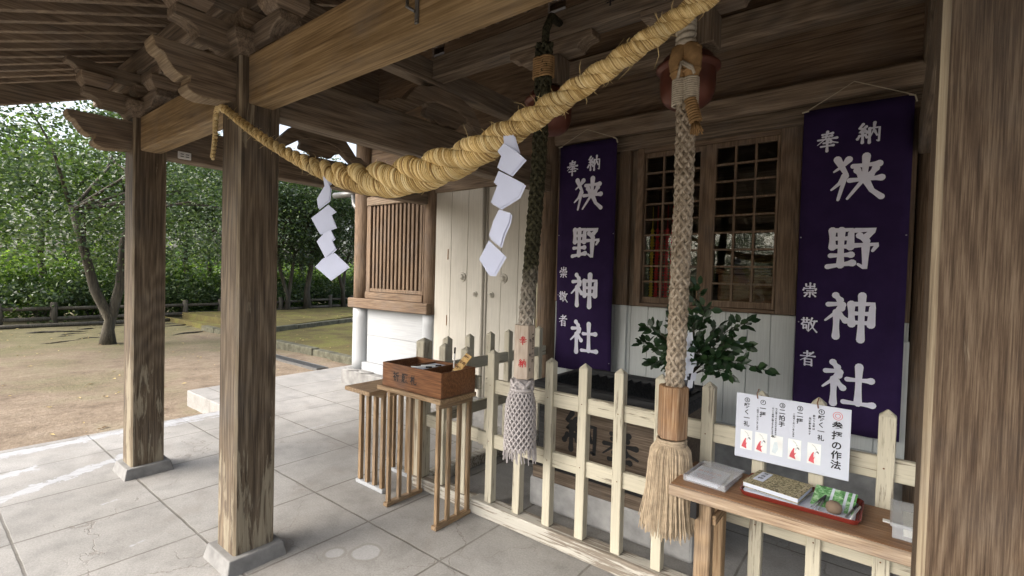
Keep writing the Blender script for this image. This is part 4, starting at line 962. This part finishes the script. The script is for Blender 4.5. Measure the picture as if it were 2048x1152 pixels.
mb = MB(); mb.box(X0, X1, Y0, Y0 + .012, Z0, Z1); mb.box(X0, X1, Y1 - .012, Y1, Z0, Z1); mb.box(X0, X0 + .012, Y0 + .012, Y1 - .012, Z0, Z1); mb.box(X1 - .012, X1, Y0 + .012, Y1 - .012, Z0, Z1)
mb.build('walls', M_BOX, bx, bevel=.003); MB().box(X0 + .012, X1 - .012, Y0 + .012, Y1 - .012, Z0 + .001, Z0 + .012).build('bottom', M_BOX, bx)
for x in (.135, .295): MB().box(x, x + .009, Y0 + .0125, Y1 - .0125, Z0 + .012, Z1 - .008).build('divider', M_BOX, bx, bevel=.002)
MB().box(.145, .2945, Y0 + .0125, Y1 - .0125, .925, .931).build('tray_board', M_BOX, bx)
mb = MB()
for i, ch in enumerate('祈願札'): mb = MB(); text_into(mb, ch, (.085 + i * .085, Y0 - .0004, .905), (1, 0, 0), (0, 0, 1), (0, -1, 0), .062, 1, .0012); mb.build('painted_character', M_BLACK, bx)
tag(MB().obox((.155, .97, .9315), (.125, 0, .0), (0, .245, .004), (0, 0, .006)).build('paper_slips', M_PAPER, None, loc=(.2, 1.1, .93), bevel=.001), 'white paper slips lying in the middle of the brown box', 'paper')
def pen(label, p, q, group=None):
    p, q = Vector(p), Vector(q); t = thing('marker_pen', label, 'pen', p, group); d = q - p
    MB().tube([p, p + d * .70], .0052, 10).build('barrel', M_WHITEPL, t, smooth=True, bevel=.0005); MB().tube([p + d * .705, q - d * .02, q], [.0058, .0058, .004], 10).build('cap', M_BLACK, t, smooth=True)
pen('white marker pen with black cap standing upright in the brown box', (.418, 1.135, .955), (.420, 1.14, 1.086)); bpy.data.objects['marker_pen'].location.z += 0
pen('black capped marker lying on paper nearest the front of the box', (.165, 1.00, .945), (.27, 1.085, .945), 'markers lying on the paper slips')
pen('black capped marker lying on paper farther back in the box', (.175, 1.075, .945), (.275, 1.165, .945), 'markers lying on the paper slips')
t = thing('wooden_slip', 'small tan wooden slip with brown marks leaning in the box', 'wooden slip', (.41, 1.13, .92))
o, ux, uz = Vector((.385, 1.12, .905)), Vector((.046, .004, -.018)), Vector((.105, .05, .150)); nn = ux.cross(uz).normalized() * -1
if nn.y > 0: nn = -nn
MB().obox(o, ux, nn * -.007, uz).build('plate', wood('pale_slip_wood', 'Z', (.42, .25, .09), (.58, .37, .15), (.68, .47, .22), grain=2, bump=.1), t, bevel=.001)
mb = MB(); un, zn = ux.normalized(), uz.normalized()
for cx_, s in ((.26, '奉納祈願'), (.70, '家内安全')):
    for i, ch in enumerate(s): text_into(mb, ch, o + ux * cx_ + uz * (.93 - i * .23) + nn * .0008, un, zn, nn, .022, 1, .0012)
mb.build('lettering', plain('burnt_brown_ink', (.09, .035, .012)), t)

# ================================================================== SHELF AND WHAT LIES ON IT
sh = thing('shelf_table', 'narrow wooden shelf table with worn edge standing along the picket fence', 'shelf table', (2.4, 1.05, 0))
MB().box(1.905, 3.2, .922, 1.240, .668, .710).build('board', M_SHELF, sh, bevel=.004, seg=2)
MB().box(1.903, 3.2, .905, .9215, .664, .7085).build('front_lipping', M_SHELFEDGE, sh, bevel=.004)
for y in (.965, 1.16): MB().box(1.995, 2.058, y, y + .055, .002, .6665).build('leg', SW['Z'], sh, bevel=.004)
MB().box(1.985, 2.012, .93, .9645, .585, .655).build('bracket', M_BLACK, sh, bevel=.003); MB().box(2.059, 2.075, .98, 1.215, .56, .60).build('stretcher', SW['Y'], sh, bevel=.003)
for y in (.965, 1.16): MB().box(3.10, 3.163, y, y + .055, .002, .6665).build('leg', SW['Z'], sh, bevel=.004)
def rot_box(c, hx, hy, z0, z1, a, mb=None):
    mb = mb or MB(); c_, s_ = math.cos(a), math.sin(a); ux, uy = Vector((c_, s_, 0)), Vector((-s_, c_, 0)); o = Vector((c[0], c[1], z0)) - ux * hx - uy * hy
    return mb.obox(o, ux * 2 * hx, uy * 2 * hy, (0, 0, z1 - z0))
t = thing('plastic_case', 'flat clear plastic case with red printed white paper at the left shelf end', 'plastic case', (2.035, 1.085, .712))
A = -.06; c0 = (2.03, 1.085)
rot_box(c0, .085, .112, .712, .716, A).build('case_bottom', M_CLEAR, t); mb = MB()
for dx, dy, hx, hy in ((-.083, 0, .002, .112), (.083, 0, .002, .112), (0, -.110, .081, .002), (0, .110, .081, .002)): rot_box((c0[0] + dx + .06 * dy, c0[1] + dy - .06 * dx), hx, hy, .7165, .737, A, mb)
mb.build('case_walls', M_CLEAR, t); rot_box((c0[0] + .012, c0[1]), .078, .115, .738, .7405, A - .05).build('case_lid', M_CLEAR, t, bevel=.001)
rot_box((c0[0] - .012, c0[1] - .02), .064, .085, .7168, .728, A).build('printed_paper', M_PAPER, t)
mb = MB()
for i, s in enumerate('参拝記念'): text_into(mb, s, (c0[0] - .055 + i * .026, c0[1] + .02 - i * .002, .7287), (1, -.06, 0), (.06, 1, 0), (0, 0, 1), .024, 1, .0003)
for i in range(3): rot_box((c0[0] - .02, c0[1] - .035 - i * .018), .04 - .008 * i, .002, .7286, .7288, A, mb)
mb.build('red_print', plain('faded_red_print', (.6, .22, .26)), t)
t = thing('lacquer_tray', 'dark red lacquer tray holding the notebooks and pens', 'tray', (2.35, 1.105, .711)); TX0, TX1, TY0, TY1 = 2.150, 2.548, .990, 1.225
mb = MB(); r = .025
def rr_(x0, x1, y0, y1, r, n=5): return [(cx + r * math.cos(a0 + i * math.pi / 2 / n), cy + r * math.sin(a0 + i * math.pi / 2 / n)) for cx, cy, a0 in ((x1 - r, y1 - r, 0), (x0 + r, y1 - r, math.pi / 2), (x0 + r, y0 + r, math.pi), (x1 - r, y0 + r, 1.5 * math.pi)) for i in range(n + 1)]
R0, R1, R2, R3 = rr_(TX0 + .008, TX1 - .008, TY0 + .008, TY1 - .008, r), rr_(TX0, TX1, TY0, TY1, r), rr_(TX0 + .004, TX1 - .004, TY0 + .004, TY1 - .004, r), rr_(TX0 + .012, TX1 - .012, TY0 + .012, TY1 - .012, r)
n = len(R0); mb.add([(*p, .711) for p in R0] + [(*p, .731) for p in R1] + [(*p, .731) for p in R2] + [(*p, .715) for p in R3], [tuple(range(n))[::-1]] + [(k * n + i, k * n + (i + 1) % n, (k + 1) * n + (i + 1) % n, (k + 1) * n + i) for k in range(3) for i in range(n)] + [tuple(range(3 * n, 4 * n))])
mb.build('tray_body', M_TRAY, t, bevel=.0015); 
tag(MB().prism(rr_(TX0 + .020, TX1 - .020, TY0 + .018, TY1 - .018, .02), 'Z', .7155, .7165).build('tray_paper', M_PAPER, None, loc=(2.35, 1.1, .7155)), 'pale paper sheet lining the dark red tray', 'paper')
def notebook(label, c, hx, hy, z0, z1, a, cover, lab=False):
    t = thing('notebook', label, 'notebook', (*c, z0), 'bound notebooks on the tray')
    rot_box(c, hx - .003, hy - .003, z0 + .0022, z1 - .0022, a).build('pages', M_PAPER, t)
    mb = MB(); rot_box(c, hx, hy, z1 - .002, z1, a, mb); rot_box(c, hx, hy, z0, z0 + .002, a, mb); mb.build('cover', cover, t)
    if lab:
        c_, s_ = math.cos(a), math.sin(a); P = lambda u, v: (c[0] + u * c_ - v * s_, c[1] + u * s_ + v * c_)
        rot_box(P(-hx * .62, hy * .22), .020, .055, z1 + .0004, z1 + .0012, a).build('title_label', M_PAPER, t); mb = MB()
        for i, ch in enumerate('芳名帳'): text_into(mb, ch, (*P(-hx * .62, hy * .22 + .045 - i * .03), z1 + .0014), (c_, s_, 0), (-s_, c_, 0), (0, 0, 1), .022, 1, .0004)
        mb.build('lettering', M_INK, t)
        mb = MB()
        for i in range(5): v = -hy * .85 + i * hy * .42; rot_box(P(hx * .90, v), .008, .0008, z1 + .0004, z1 + .0010, a, mb)
        rot_box(P(hx * .84, 0), .0008, hy * .98, z1 + .0004, z1 + .0010, a, mb); mb.build('binding_thread', M_CORD, t)
notebook('white notebook lying under the mottled one in the red tray', (2.262, 1.105), .095, .092, .717, .727, -.05, M_PAPER)
notebook('mottled olive notebook with white title label on top in the red tray', (2.268, 1.118), .102, .090, .7275, .748, -.16, mottled_mat(), True)
t = thing('picture_leaflet', 'glossy green bamboo picture sheet lying in the tray behind the pens', 'picture sheet', (2.46, 1.12, .717))
mb = MB(); mb.obox((2.385, 1.075, .7175), (.135, -.008, 0), (.008, .125, .035), (0, -.0003, .001)); mb.build('printed_sheet', bamboo_photo_mat(), t)
mb = MB()
for i in (.40, .72, .88): mb.obox(Vector((2.385, 1.075, .7175)) + Vector((.135, -.008, 0)) * i + Vector((0, -.0008, .0012)), Vector((.009, 0, 0)), Vector((.008, .125, .035)), (0, -.0002, .0006))
mb.build('pale_stripe', plain('pale_print', (.55, .6, .66)), t)
t = thing('round_stone', 'small round brown stone paperweight in the tray', 'stone', (2.463, 1.045, .717)); mb = MB(); mb.lathe(2.463, 1.048, [(.012, .717), (.022, .721), (.0265, .734), (.024, .748), (.015, .757), (.0001, .760)], 18); mb.build('stone_body', M_CLAY, t, smooth=True)
for i, (p, q, lb) in enumerate((((2.392, 1.025, .723), (2.425, 1.12, .738), 'clear pen nearest the mottled notebook in the tray'), ((2.404, 1.022, .723), (2.428, 1.125, .742), 'second clear pen, between two others in the tray'), ((2.418, 1.020, .723), (2.431, 1.118, .747), 'clear pen close beside the round stone'), ((2.50, 1.02, .723), (2.53, 1.13, .739), 'thin dark pen at the right tray end'), ((2.515, 1.015, .723), (2.538, 1.12, .737), 'pale pen lying against the right tray rim'))):
    p, q = Vector(p), Vector(q); d = q - p; t = thing('ballpoint_pen', lb, 'pen', p, 'ballpoint pens in the tray')
    MB().tube([p, p + d * .06, p + d * .62], [.001, .0034, .0036], 8).build('barrel', M_CLEAR if i < 3 else (M_METAL if i == 3 else M_WHITEPL), t, smooth=True); MB().tube([p + d * .625, q], .0039, 8).build('cap', M_BLACK if i != 4 else M_STEEL, t, smooth=True); MB().tube([p + d * .05, p + d * .6], .0014, 6).build('refill', M_INK, t)
t = thing('plastic_box', 'translucent lidded plastic box at the right shelf end beside the near post', 'plastic box', (2.71, 1.09, .711))
mb = MB(); x0, x1, y0, y1 = 2.632, 2.86, .985, 1.205
mb.box(x0, x1, y0, y1, .7115, .7135); mb.box(x0, x1, y0, y0 + .002, .7138, .760); mb.box(x0, x1, y1 - .002, y1, .7138, .760); mb.box(x0, x0 + .002, y0 + .0022, y1 - .0022, .7138, .760); mb.box(x1 - .002, x1, y0 + .0022, y1 - .0022, .7138, .760); mb.build('box_body', M_CLEAR, t)
mb = MB(); mb.box(x0 - .004, x1 + .004, y0 - .004, y1 + .004, .7605, .7635); mb.box(x0 - .006, x1 + .006, y0 - .007, y0 - .0045, .752, .764); mb.box(x0 - .007, x0 - .0045, y0 - .0043, y1 + .006, .752, .764); mb.build('lid', M_CLEAR, t)
MB().box(x0 + .03, x1 - .03, y0 + .03, y1 - .03, .714, .742).build('paper_stack', plain('cream_paper', (.68, .66, .56), .7), t)
tag(MB().box(2.605, 2.626, 1.10, 1.125, .7115, .7155).build('white_eraser', M_WHITEPL, None, loc=(2.61, 1.11, .7115), bevel=.001), 'tiny white block lying beside the translucent plastic box', 'eraser')

# ================================================================== THE SIGN ON THE FENCE
sg = thing('instruction_sign', 'white laminated sign with black writing and small red figures wired to the fence', 'sign', (2.29, 1.215, .93))
SX0, SX1, SZ0, SZ1, SY = 2.079, 2.495, .786, 1.066, 1.222; w_, h_ = SX1 - SX0, SZ1 - SZ0
MB().box(SX0, SX1, SY, SY + .0025, SZ0, SZ1).build('board', M_PAPER, sg, bevel=.0008)
ink = MB()
def at(u, v, dy=.0004): return Vector((SX0 + w_ * u, SY - dy, SZ0 + h_ * v))
def col_(s, u, v, size, step, off=.0):
    ink = MB()
    for i, ch in enumerate(s): text_into(ink, ch, at(u, v) - Vector((0, 0, i * step)), (1, 0, 0), (0, 0, 1), (0, -1, 0), size, 1, off)
    ink.build('text_column', M_INK, sg)
col_('参拝の作法', .895, .80, .036, .0385, .0009)
for s, u in (('①軽く一礼', .765), ('②二拝', .585), ('③二拍手', .43), ('④一拝', .255), ('⑤軽く一礼', .105)): col_(s, u, .945, .0245, .0262, .0005)
col_('鈴のある時は', .705, .845, .0092, .0105, .0002); col_('先に鈴を鳴らす', .672, .80, .0092, .0105, .0002); col_('二回深くおじぎをします', .535, .82, .0085, .0092, .0002)
col_('胸の高さで手を合わせ右手を少し', .378, .85, .0078, .0083, .0002); col_('引いて肩幅に開き手を打ちます', .348, .85, .0078, .0083, .0002); col_('一回深くおじぎをします', .208, .82, .0085, .0092, .0002)
mb = MB()
for r in (.0165, .0095):
    n = 28; mb.add([at(.895, .885) + Vector((q * math.cos(a), 0, q * math.sin(a))) for q in (r, r - .0022) for a in [i * 2 * math.pi / n for i in range(n)]], [(i, (i + 1) % n, n + (i + 1) % n, n + i) for i in range(n)])
mb.build('ring_emblem', plain('pink_red_print', (.62, .16, .16)), sg)
def poly(mb, u0, v0, pts, sx, sz, dy): mb.add([at(u0, v0, dy) + Vector((x * sx, 0, z * sz)) for x, z in pts], [tuple(range(len(pts)))])
MC, MR, MG, MK, MT = plain('card_white', (.74, .76, .76)), plain('figure_red', (.60, .10, .12)), plain('arrow_grey', (.52, .56, .54)), plain('soft_black_print', (.12, .12, .12)), plain('tint_pale', (.60, .68, .72))
for i, u in enumerate((.108, .248, .39, .55, .715)):
    v = .285; cw, chh = .024, .043; mb = MB()
    poly(mb, u, v, [(-1, -1), (1, -1), (1, 1), (-1, 1)], cw, chh, .0003); edge = mb.build('picture_card', MT, sg)
    def put(pts, mat, nm, dy=.0007):
        mb = MB(); poly(mb, u, v, pts, cw, chh, dy); mb.build(nm, mat, edge)
    put([(-.96, -.97), (.96, -.97), (.96, .97), (-.96, .97)], MC, 'card_ground', .0005)
    if i != 2:
        b = .15 if i in (1, 3) else 0
        put([(-.75, -.75), (.1 + b, -.92), (.02, -.55), (.16 + b, -.25), (-.02, -.35), (-.05, -.05), (.02, .12), (-.12, .16), (-.42, -.15), (-.62, -.45)], MR, 'red_figure')
        put([(-.3, .82), (.15, .60), (.28, .44), (.10, .46), (.40, .34), (.45, .52), (.36, .48), (.18, .70), (-.28, .88)], MG, 'grey_arrow')
        put([(.30, .22), (.48, .30), (.66, .22), (.74, .05), (.60, .08), (.52, .16), (.34, .17)], MK, 'dark_hair_mark'); put([(.05, .12), (.25, .2), (.34, .08), (.2, -.1), (.04, -.05)], MT, 'pale_sleeve')
    else:
        put([(-.92, .78), (-.75, 1.0), (-.45, .97), (-.30, .76), (-.42, .7), (-.5, .82), (-.6, .7), (-.7, .8)], MK, 'dark_hair_mark'); put([(-.7, -.7), (-.1, -.8), (.3, -.3), (.1, .4), (-.4, .3)], MT, 'pale_sleeve')
mb = MB()
for x, zt in ((2.163, 1.07), (2.384, 1.07)): mb.tube([(x, SY + .02, zt + .02), (x - .002, SY - .006, zt + .005), (x + .001, SY - .006, zt - .015), (x, SY + .01, zt - .02)], .0022, 6)
mb.build('wire_tie', plain('rusty_wire', (.2, .09, .05), .7), sg)

# ================================================================== SPRIG IN A VASE
def leaf(mb, p, d, n, L, Wd):
    d = d.normalized(); s = d.cross(n).normalized(); n = s.cross(d)
    pts = [p, p + d * L * .3 + s * Wd * .48 + n * L * .05, p + d * L * .68 + s * Wd * .42 + n * L * .04, p + d * L - n * L * .06, p + d * L * .68 - s * Wd * .42 + n * L * .04, p + d * L * .3 - s * Wd * .48 + n * L * .05, p + d * L * .35, p + d * L * .7]
    mb.add(pts, [(0, 1, 6), (0, 6, 5), (1, 2, 7, 6), (6, 7, 4, 5), (2, 3, 7), (7, 3, 4)])
vs_ = thing('flower_vase', 'dark vase on the offering box behind the tan bell rope', 'vase', (1.622, 1.99, .868)); MB().lathe(1.622, 1.99, [(.028, .869), (.034, .90), (.030, .935), (.024, .955), (.032, .975), (.028, .972), (.018, .94)], 18).build('vase_body', plain('dark_glazed_vase', (.035, .04, .055), .3, .5), vs_, smooth=True)
sp = thing('evergreen_sprig', 'leafy dark green evergreen branches standing in the vase before the pale boards', 'branches', (1.622, 1.99, .93)); tw, lf = MB(), MB(); rs = random.Random(11)
for tip, k in (((1.66, 1.99, 1.50), .10), ((1.93, 2.02, 1.31), .14), ((2.03, 1.98, 1.06), .12), ((1.30, 2.04, 1.12), .10), ((1.36, 1.98, 1.24), .12), ((1.72, 1.95, 1.38), .08), ((1.84, 1.98, 1.18), .08), ((1.50, 2.0, 1.33), .09), ((1.86, 1.94, 1.02), .06), ((1.42, 1.93, 1.02), .05), ((1.72, 1.9, 1.16), .05), ((1.92, 2.05, 1.18), .09), ((1.56, 1.96, 1.2), .06), ((1.76, 2.02, 1.26), .08), ((1.48, 2.02, 1.15), .07), ((1.66, 1.93, 1.28), .06), ((1.8, 1.92, 1.1), .06), ((1.54, 1.92, 1.06), .04)):
    b, tip = Vector((1.622, 1.99, .95)), Vector(tip); mid = b.lerp(tip, .5) + Vector((0, 0, k)); P_ = [b * (1 - t_) ** 2 + mid * 2 * t_ * (1 - t_) + tip * t_ * t_ for t_ in [i / 12 for i in range(13)]]
    tw.tube(P_, [.004 - .0025 * i / 12 for i in range(13)], 6)
    for i in range(4, 13):
        for j in range(3 if i < 12 else 4):
            d = (P_[i] - P_[i - 1]).normalized() * .6 + Vector((rs.uniform(-1, 1), rs.uniform(-1, .6), rs.uniform(-.7, .8)))
            q = P_[i] + d.normalized() * rs.uniform(.012, .035); tw.tube([P_[i], q], .001, 4); leaf(lf, q, d, Vector((rs.uniform(-.6, .6), -1 + rs.uniform(-.2, .6), rs.uniform(.0, 1.0))), rs.uniform(.052, .076), rs.uniform(.030, .042))
tw.build('twigs', M_BARK, sp); lf.build('leaves', M_SAKAKI, sp, smooth=True)
t = thing('sprig_streamer', 'narrow white paper streamers hanging inside the evergreen branches', 'paper streamer', (1.605, 1.90, 1.2)); mb = MB()
for k, (x, y) in enumerate(((1.640, 1.885), (1.660, 1.90), (1.625, 1.885), (1.652, 1.87))):
    z = 1.235 - k * .02
    for i in range(6): dx = (.016 if i % 2 else -.016) * (1 if k % 2 else -1); mb.obox((x + dx - .015, y - .002 * i, z - .048), (.030, .004, .006), (0, .0008, 0), (.006 if i % 2 else -.006, 0, .05)); z -= .044
mb.build('folded_paper', M_PAPER, t)

# ================================================================== LOG RAIL FENCE AND TREES
lg = thing('log_rail_fence', 'low dark log rail fence at the far edge of the clearing', 'fence', (-16.3, 6, -.2)); p0 = None
YP = [-3.7 + i * 1.1 for i in range(19)]
def xf(y): return -16.35 - .02 * max(0, y - 6) ** 1.3
for y in YP:
    if p0 is None: p0 = MB().tube([(xf(YP[0]), y, -.3), (xf(YP[0]), y, .40), (xf(YP[0]), y, .42)], [.085, .08, .06], 10).build('post', M_LOG, lg, smooth=True)
    else: copy_part(p0, lg, (xf(y) - xf(YP[0]), y - YP[0], random.uniform(-.02, .03) + .08 * max(0, min(1, (y - 7) / 3))))
for z, r in ((.27, .05), (-.02, .055)):
    for a, b in zip(YP[:-1], YP[1:]): dz = .08 * max(0, min(1, (a - 7) / 3)); MB().tube([(xf(a), a - .03, z + dz), (xf((a + b) / 2), (a + b) / 2, z - .01 + dz), (xf(b), b + .03, z + dz)], r, 8).build('rail', M_LOG, lg, smooth=True)
tag(MB().tube([(-15.75, -3, -.17), (-15.7, 1, -.15), (-15.6, 4.6, -.15)], .055, 8).build('edging_log', M_LOG, None, loc=(-15.7, 1, -.17), smooth=True), 'long edging log lying on the ground before the rail fence', 'log')
def crown_mesh(name, seed, n_cl, per, rx, ry, rz, cr, leafL, mat, hollow=.45, low=.32):
    r = np.random.default_rng(seed); d = r.normal(size=(n_cl, 3)); d /= np.linalg.norm(d, axis=1)[:, None]; d[:, 2] = np.abs(d[:, 2]) * np.where(r.random(n_cl) < low, -1, 1)
    c = d * (hollow + (1 - hollow) * r.random(n_cl) ** .6)[:, None] * np.array([rx, ry, rz]); N = n_cl * per
    pc = np.repeat(c, per, 0); crs = np.repeat(cr * (.65 + .7 * r.random(n_cl)), per)
    p = pc + r.normal(size=(N, 3)) * crs[:, None] * np.array([.55, .55, .36])
    a = r.normal(size=(N, 3)); a[:, 2] *= .55; a /= np.linalg.norm(a, axis=1)[:, None]; b = r.normal(size=(N, 3)); b = np.cross(a, b); b /= np.linalg.norm(b, axis=1)[:, None]
    L = leafL * (.7 + .6 * r.random(N)); V = np.stack([p - a * L[:, None] * .5, p + b * L[:, None] * .26, p + a * L[:, None] * .5, p - b * L[:, None] * .26], 1).reshape(-1, 3)
    me = bpy.data.meshes.new(name); me.vertices.add(4 * N); me.vertices.foreach_set('co', V.astype(np.float32).ravel()); me.loops.add(4 * N); me.loops.foreach_set('vertex_index', np.arange(4 * N, dtype=np.int32))
    me.polygons.add(N); me.polygons.foreach_set('loop_start', np.arange(0, 4 * N, 4, dtype=np.int32)); me.polygons.foreach_set('loop_total', np.full(N, 4, dtype=np.int32)); me.materials.append(mat); me.update(calc_edges=True); return me, c
def limbs(mb, base, trunks, r0, crown_c, cc, n, rs):
    tips = []
    for tp in trunks:
        P_ = [Vector(base)] + [Vector(p) for p in tp]; rad = [r0 * (1.35 if i == 0 else 1 - .55 * i / len(P_)) for i in range(len(P_))]; mb.tube(P_, rad, 10); tips.append((P_[-1], rad[-1]))
    for i in range(n):
        q, r = rs.choice(tips); e = Vector(crown_c) + Vector(cc[rs.randrange(len(cc))]) * .9; m_ = q.lerp(e, .45) + Vector((rs.uniform(-.2, .2), rs.uniform(-.2, .2), rs.uniform(.0, .35))); mb.tube([q - Vector((0, 0, .1)), m_, e], [r * .6, r * .35, r * .1], 6)
def tree(name, label, base, trunks, r0, cz, cm, rot, sc=1.0, nl=16, group='trees around the clearing', cat='tree', seed=1):
    t = thing(name, label, cat, base, group); rs = random.Random(seed); me, cc = cm; B = Vector(base); top = Vector(trunks[0][-1]) + B
    mx = Matrix.Rotation(rot, 3, 'Z'); c_w = Vector((top.x, top.y, B.z + cz)) if len(trunks) == 1 else Vector((sum(q[-1][0] for q in trunks) / len(trunks) + B.x, sum(q[-1][1] for q in trunks) / len(trunks) + B.y, B.z + cz))
    mb = MB(); limbs(mb, B - Vector((0, 0, .08)), [[B + Vector(p) for p in tp] for tp in trunks], r0, c_w, [mx @ (Vector(c) * sc) for c in cc], nl, rs); mb.build('trunk', M_BARK, t, smooth=True)
    o = bpy.data.objects.new('crown', me); COL.objects.link(o); o.parent = t; o.location = c_w - B; o.rotation_euler = (0, 0, rot); o.scale = (sc, sc, sc); return t
CM = [crown_mesh('crown_a', 1, 135, 190, 3.1, 3.7, 2.3, .60, .085, M_LEAF, .40, .46), crown_mesh('crown_b', 2, 85, 170, 1.9, 1.9, 1.9, .46, .095, M_LEAFD), crown_mesh('crown_c', 3, 75, 95, 2.5, 2.5, 2.6, .60, .12, M_LEAFD, .35), crown_mesh('crown_d', 4, 62, 90, 2.3, 2.3, 2.5, .62, .15, M_LEAF, .3), crown_mesh('crown_e', 5, 66, 90, 2.2, 2.4, 2.4, .66, .16, M_LEAFB, .3)]
tree('forked_tree', 'mossy tree with a trunk forking low, left of the farthest post', (-11.05, 1.88, -.2), [[(0, .0, .32), (.02, .03, .55), (-.05, -.22, 1.2), (-.1, -.42, 2.2), (-.1, -.6, 3.0)], [(0, .0, .32), (0, .05, .55), (.02, .20, 1.3), (.0, .27, 2.3), (-.1, .5, 3.1)]], .128, 3.85, CM[0], 0, 1, 13, seed=3)
for b, tr_, r0, cz, cm, rot, sc, lb in (
    ((-16.2, 8.55, -.12), [[(0, .05, .55), (-.05, -.28, 1.7), (0, -.4, 2.3)], [(0, .05, .55), (0, .2, 1.7), (0, .3, 2.4)]], .09, 3.55, CM[1], .3, 1.0, 'slim pale tree dividing into a narrow V, nearest the second post'),
    ((-16.2, 9.42, -.1), [[(0, -.05, .8), (0, .1, 1.7), (.05, .12, 2.5)]], .13, 3.75, CM[1], 1.4, 1.05, 'sturdy straight small tree between two slimmer ones by the fence'),
    ((-16.4, 11.2, -.1), [[(0, -.05, .8), (0, -.35, 1.8), (0, -.5, 2.4)], [(0, -.05, .8), (0, .05, 2.0)]], .09, 3.6, CM[1], 2.2, 1.0, 'slim tree by the white clad corner of the hall'),
    ((-15.9, 6.15, -.2), [[(0, 0, .8), (0, -.05, 1.7), (0, .1, 2.4)]], .12, 3.9, CM[1], 4.0, 1.1, 'small dark tree at the fence seen between the two timber posts')):
    tree('small_tree', lb, b, tr_, r0, cz, cm, rot, sc, 12, 'small trees along the log fence', seed=int(b[1] * 10))
FAR = [(-18.6, -.6, 2, 4.4, 'far tree left of the forked tree at the picture edge'), (-19.4, 2.0, 4, 4.0, 'bright leaved tree behind the log fence, left of the forked trunk'), (-18.7, 4.2, 3, 4.3, 'green tree behind the log fence near the farthest post'), (-20.2, 6.4, 2, 4.6, 'dark tree behind the fence seen between the posts'), (-19.2, 8.7, 3, 4.4, 'green tree standing behind the slim V shaped tree'), (-20.0, 11.2, 2, 4.7, 'dark tree behind the sturdy small tree'), (-19.5, 13.9, 3, 4.6, 'green tree behind the hall corner post'), (-22.5, 3.6, 4, 4.4, 'bright tree deep behind the forked tree'), (-22.8, 8.2, 4, 4.4, 'bright tree deep behind the fence between the posts'), (-22.5, 12.6, 4, 4.4, 'bright tree deep behind the hall corner')]
for i, (x, y, k, cz, lb) in enumerate(FAR):
    tree('woodland_tree', lb, (x, y, -.3), [[(0, .05, 1.0), (.1, -.1, 2.2), (0, 0, 3.4)]], .13, cz, CM[k], i * 1.3, 1.0 + .08 * (i % 3), 12, 'woodland trees beyond the log fence', seed=50 + i)
# understorey
SM = [crown_mesh('shrub_a', 21, 36, 55, 1.15, 1.15, .85, .38, .11, M_LEAF, .2)[0], crown_mesh('shrub_b', 22, 44, 60, 1.2, 1.2, .9, .42, .13, M_LEAFB, .2)[0]]
SL = ['dark leafy shrub', 'bright yellow green shrub']; WHERE = ['at the left picture edge', 'left of the forked trunk', 'behind the forked trunk', 'just left of the farthest post', 'right of the farthest post', 'between the two posts', 'behind the nearer post', 'behind the V shaped tree', 'behind the sturdy small tree', 'right of the sturdy small tree', 'by the hall corner', 'past the hall corner']
for i in range(12):
    for k in (0, 1):
        t = thing('shrub', '%s behind the log fence, %s' % (SL[k], WHERE[i]), 'shrub', (-17.6 - k * 1.3 + .3 * math.sin(i * 2.1), .4 + i * 1.25 + k * .6, -.2), 'shrubs behind the log fence')
        o = bpy.data.objects.new('foliage', SM[k]); COL.objects.link(o); o.parent = t; s = .8 + .3 * math.sin(i * 1.7 + k) ** 2; o.scale = (s, s, s * (.95 + .3 * k)); o.location = (0, 0, .62 + .12 * k); o.rotation_euler = (0, 0, i * 1.1)
        mb = MB(); B = wloc(t)
        for j in range(4): a = j * 1.57 + i; mb.tube([B, B + Vector((.25 * math.cos(a), .25 * math.sin(a), .5)), B + Vector((.6 * math.cos(a), .6 * math.sin(a), 1.0))], [.022, .016, .006], 5)
        mb.build('stem', M_BARK, t)
me, _ = crown_mesh('distant_wood', 31, 260, 60, 3.0, 17, 1.7, .8, .26, M_LEAFB, .0)
o = bpy.data.objects.new('distant_wood', me); COL.objects.link(o); o.location = (-28.5, 7.5, .9); o['kind'] = 'stuff'
me, _ = crown_mesh('undergrowth', 33, 130, 45, 1.2, 12, .30, .35, .12, M_LEAFB, .0)
o = bpy.data.objects.new('undergrowth', me); COL.objects.link(o); o.location = (-18.2, 7.0, .05); o['kind'] = 'stuff'
# trees across the forecourt, which the window panes mirror
for i, (x, y, lb) in enumerate(((-13.0, -26, 'first'), (-8.0, -27, 'second'), (-3.2, -26, 'third'), (1.6, -27, 'fourth'))):
    tree('forecourt_tree', ('forecourt tree mirrored in the panes, %s from the left' % lb), (x, y, -.22), [[(0, .05, 1.0), (.1, -.1, 2.2), (0, 0, 2.6)]], .16, 2.6, CM[0], i * 1.1, 1.5, 10, 'trees across the forecourt', seed=80 + i)
mb = MB(); rs = random.Random(4)
for i in range(16):
    x, y = rs.uniform(-15, -11.5), rs.uniform(.4, 5.5); a = rs.uniform(1.0, 2.2); L = rs.uniform(.4, 1.3)
    mb.tube([(x + math.cos(a) * L * t_ + .05 * math.sin(t_ * 7 + i), y + math.sin(a) * L * t_, gz(x, y) - .008 + .016 * math.sin(t_ * 3.1)) for t_ in [q / 6 for q in range(7)]], [.006, .018, .022, .022, .020, .016, .005], 6)
tag(mb.build('tree_roots', M_BARK, smooth=True), None, None, kind='stuff')
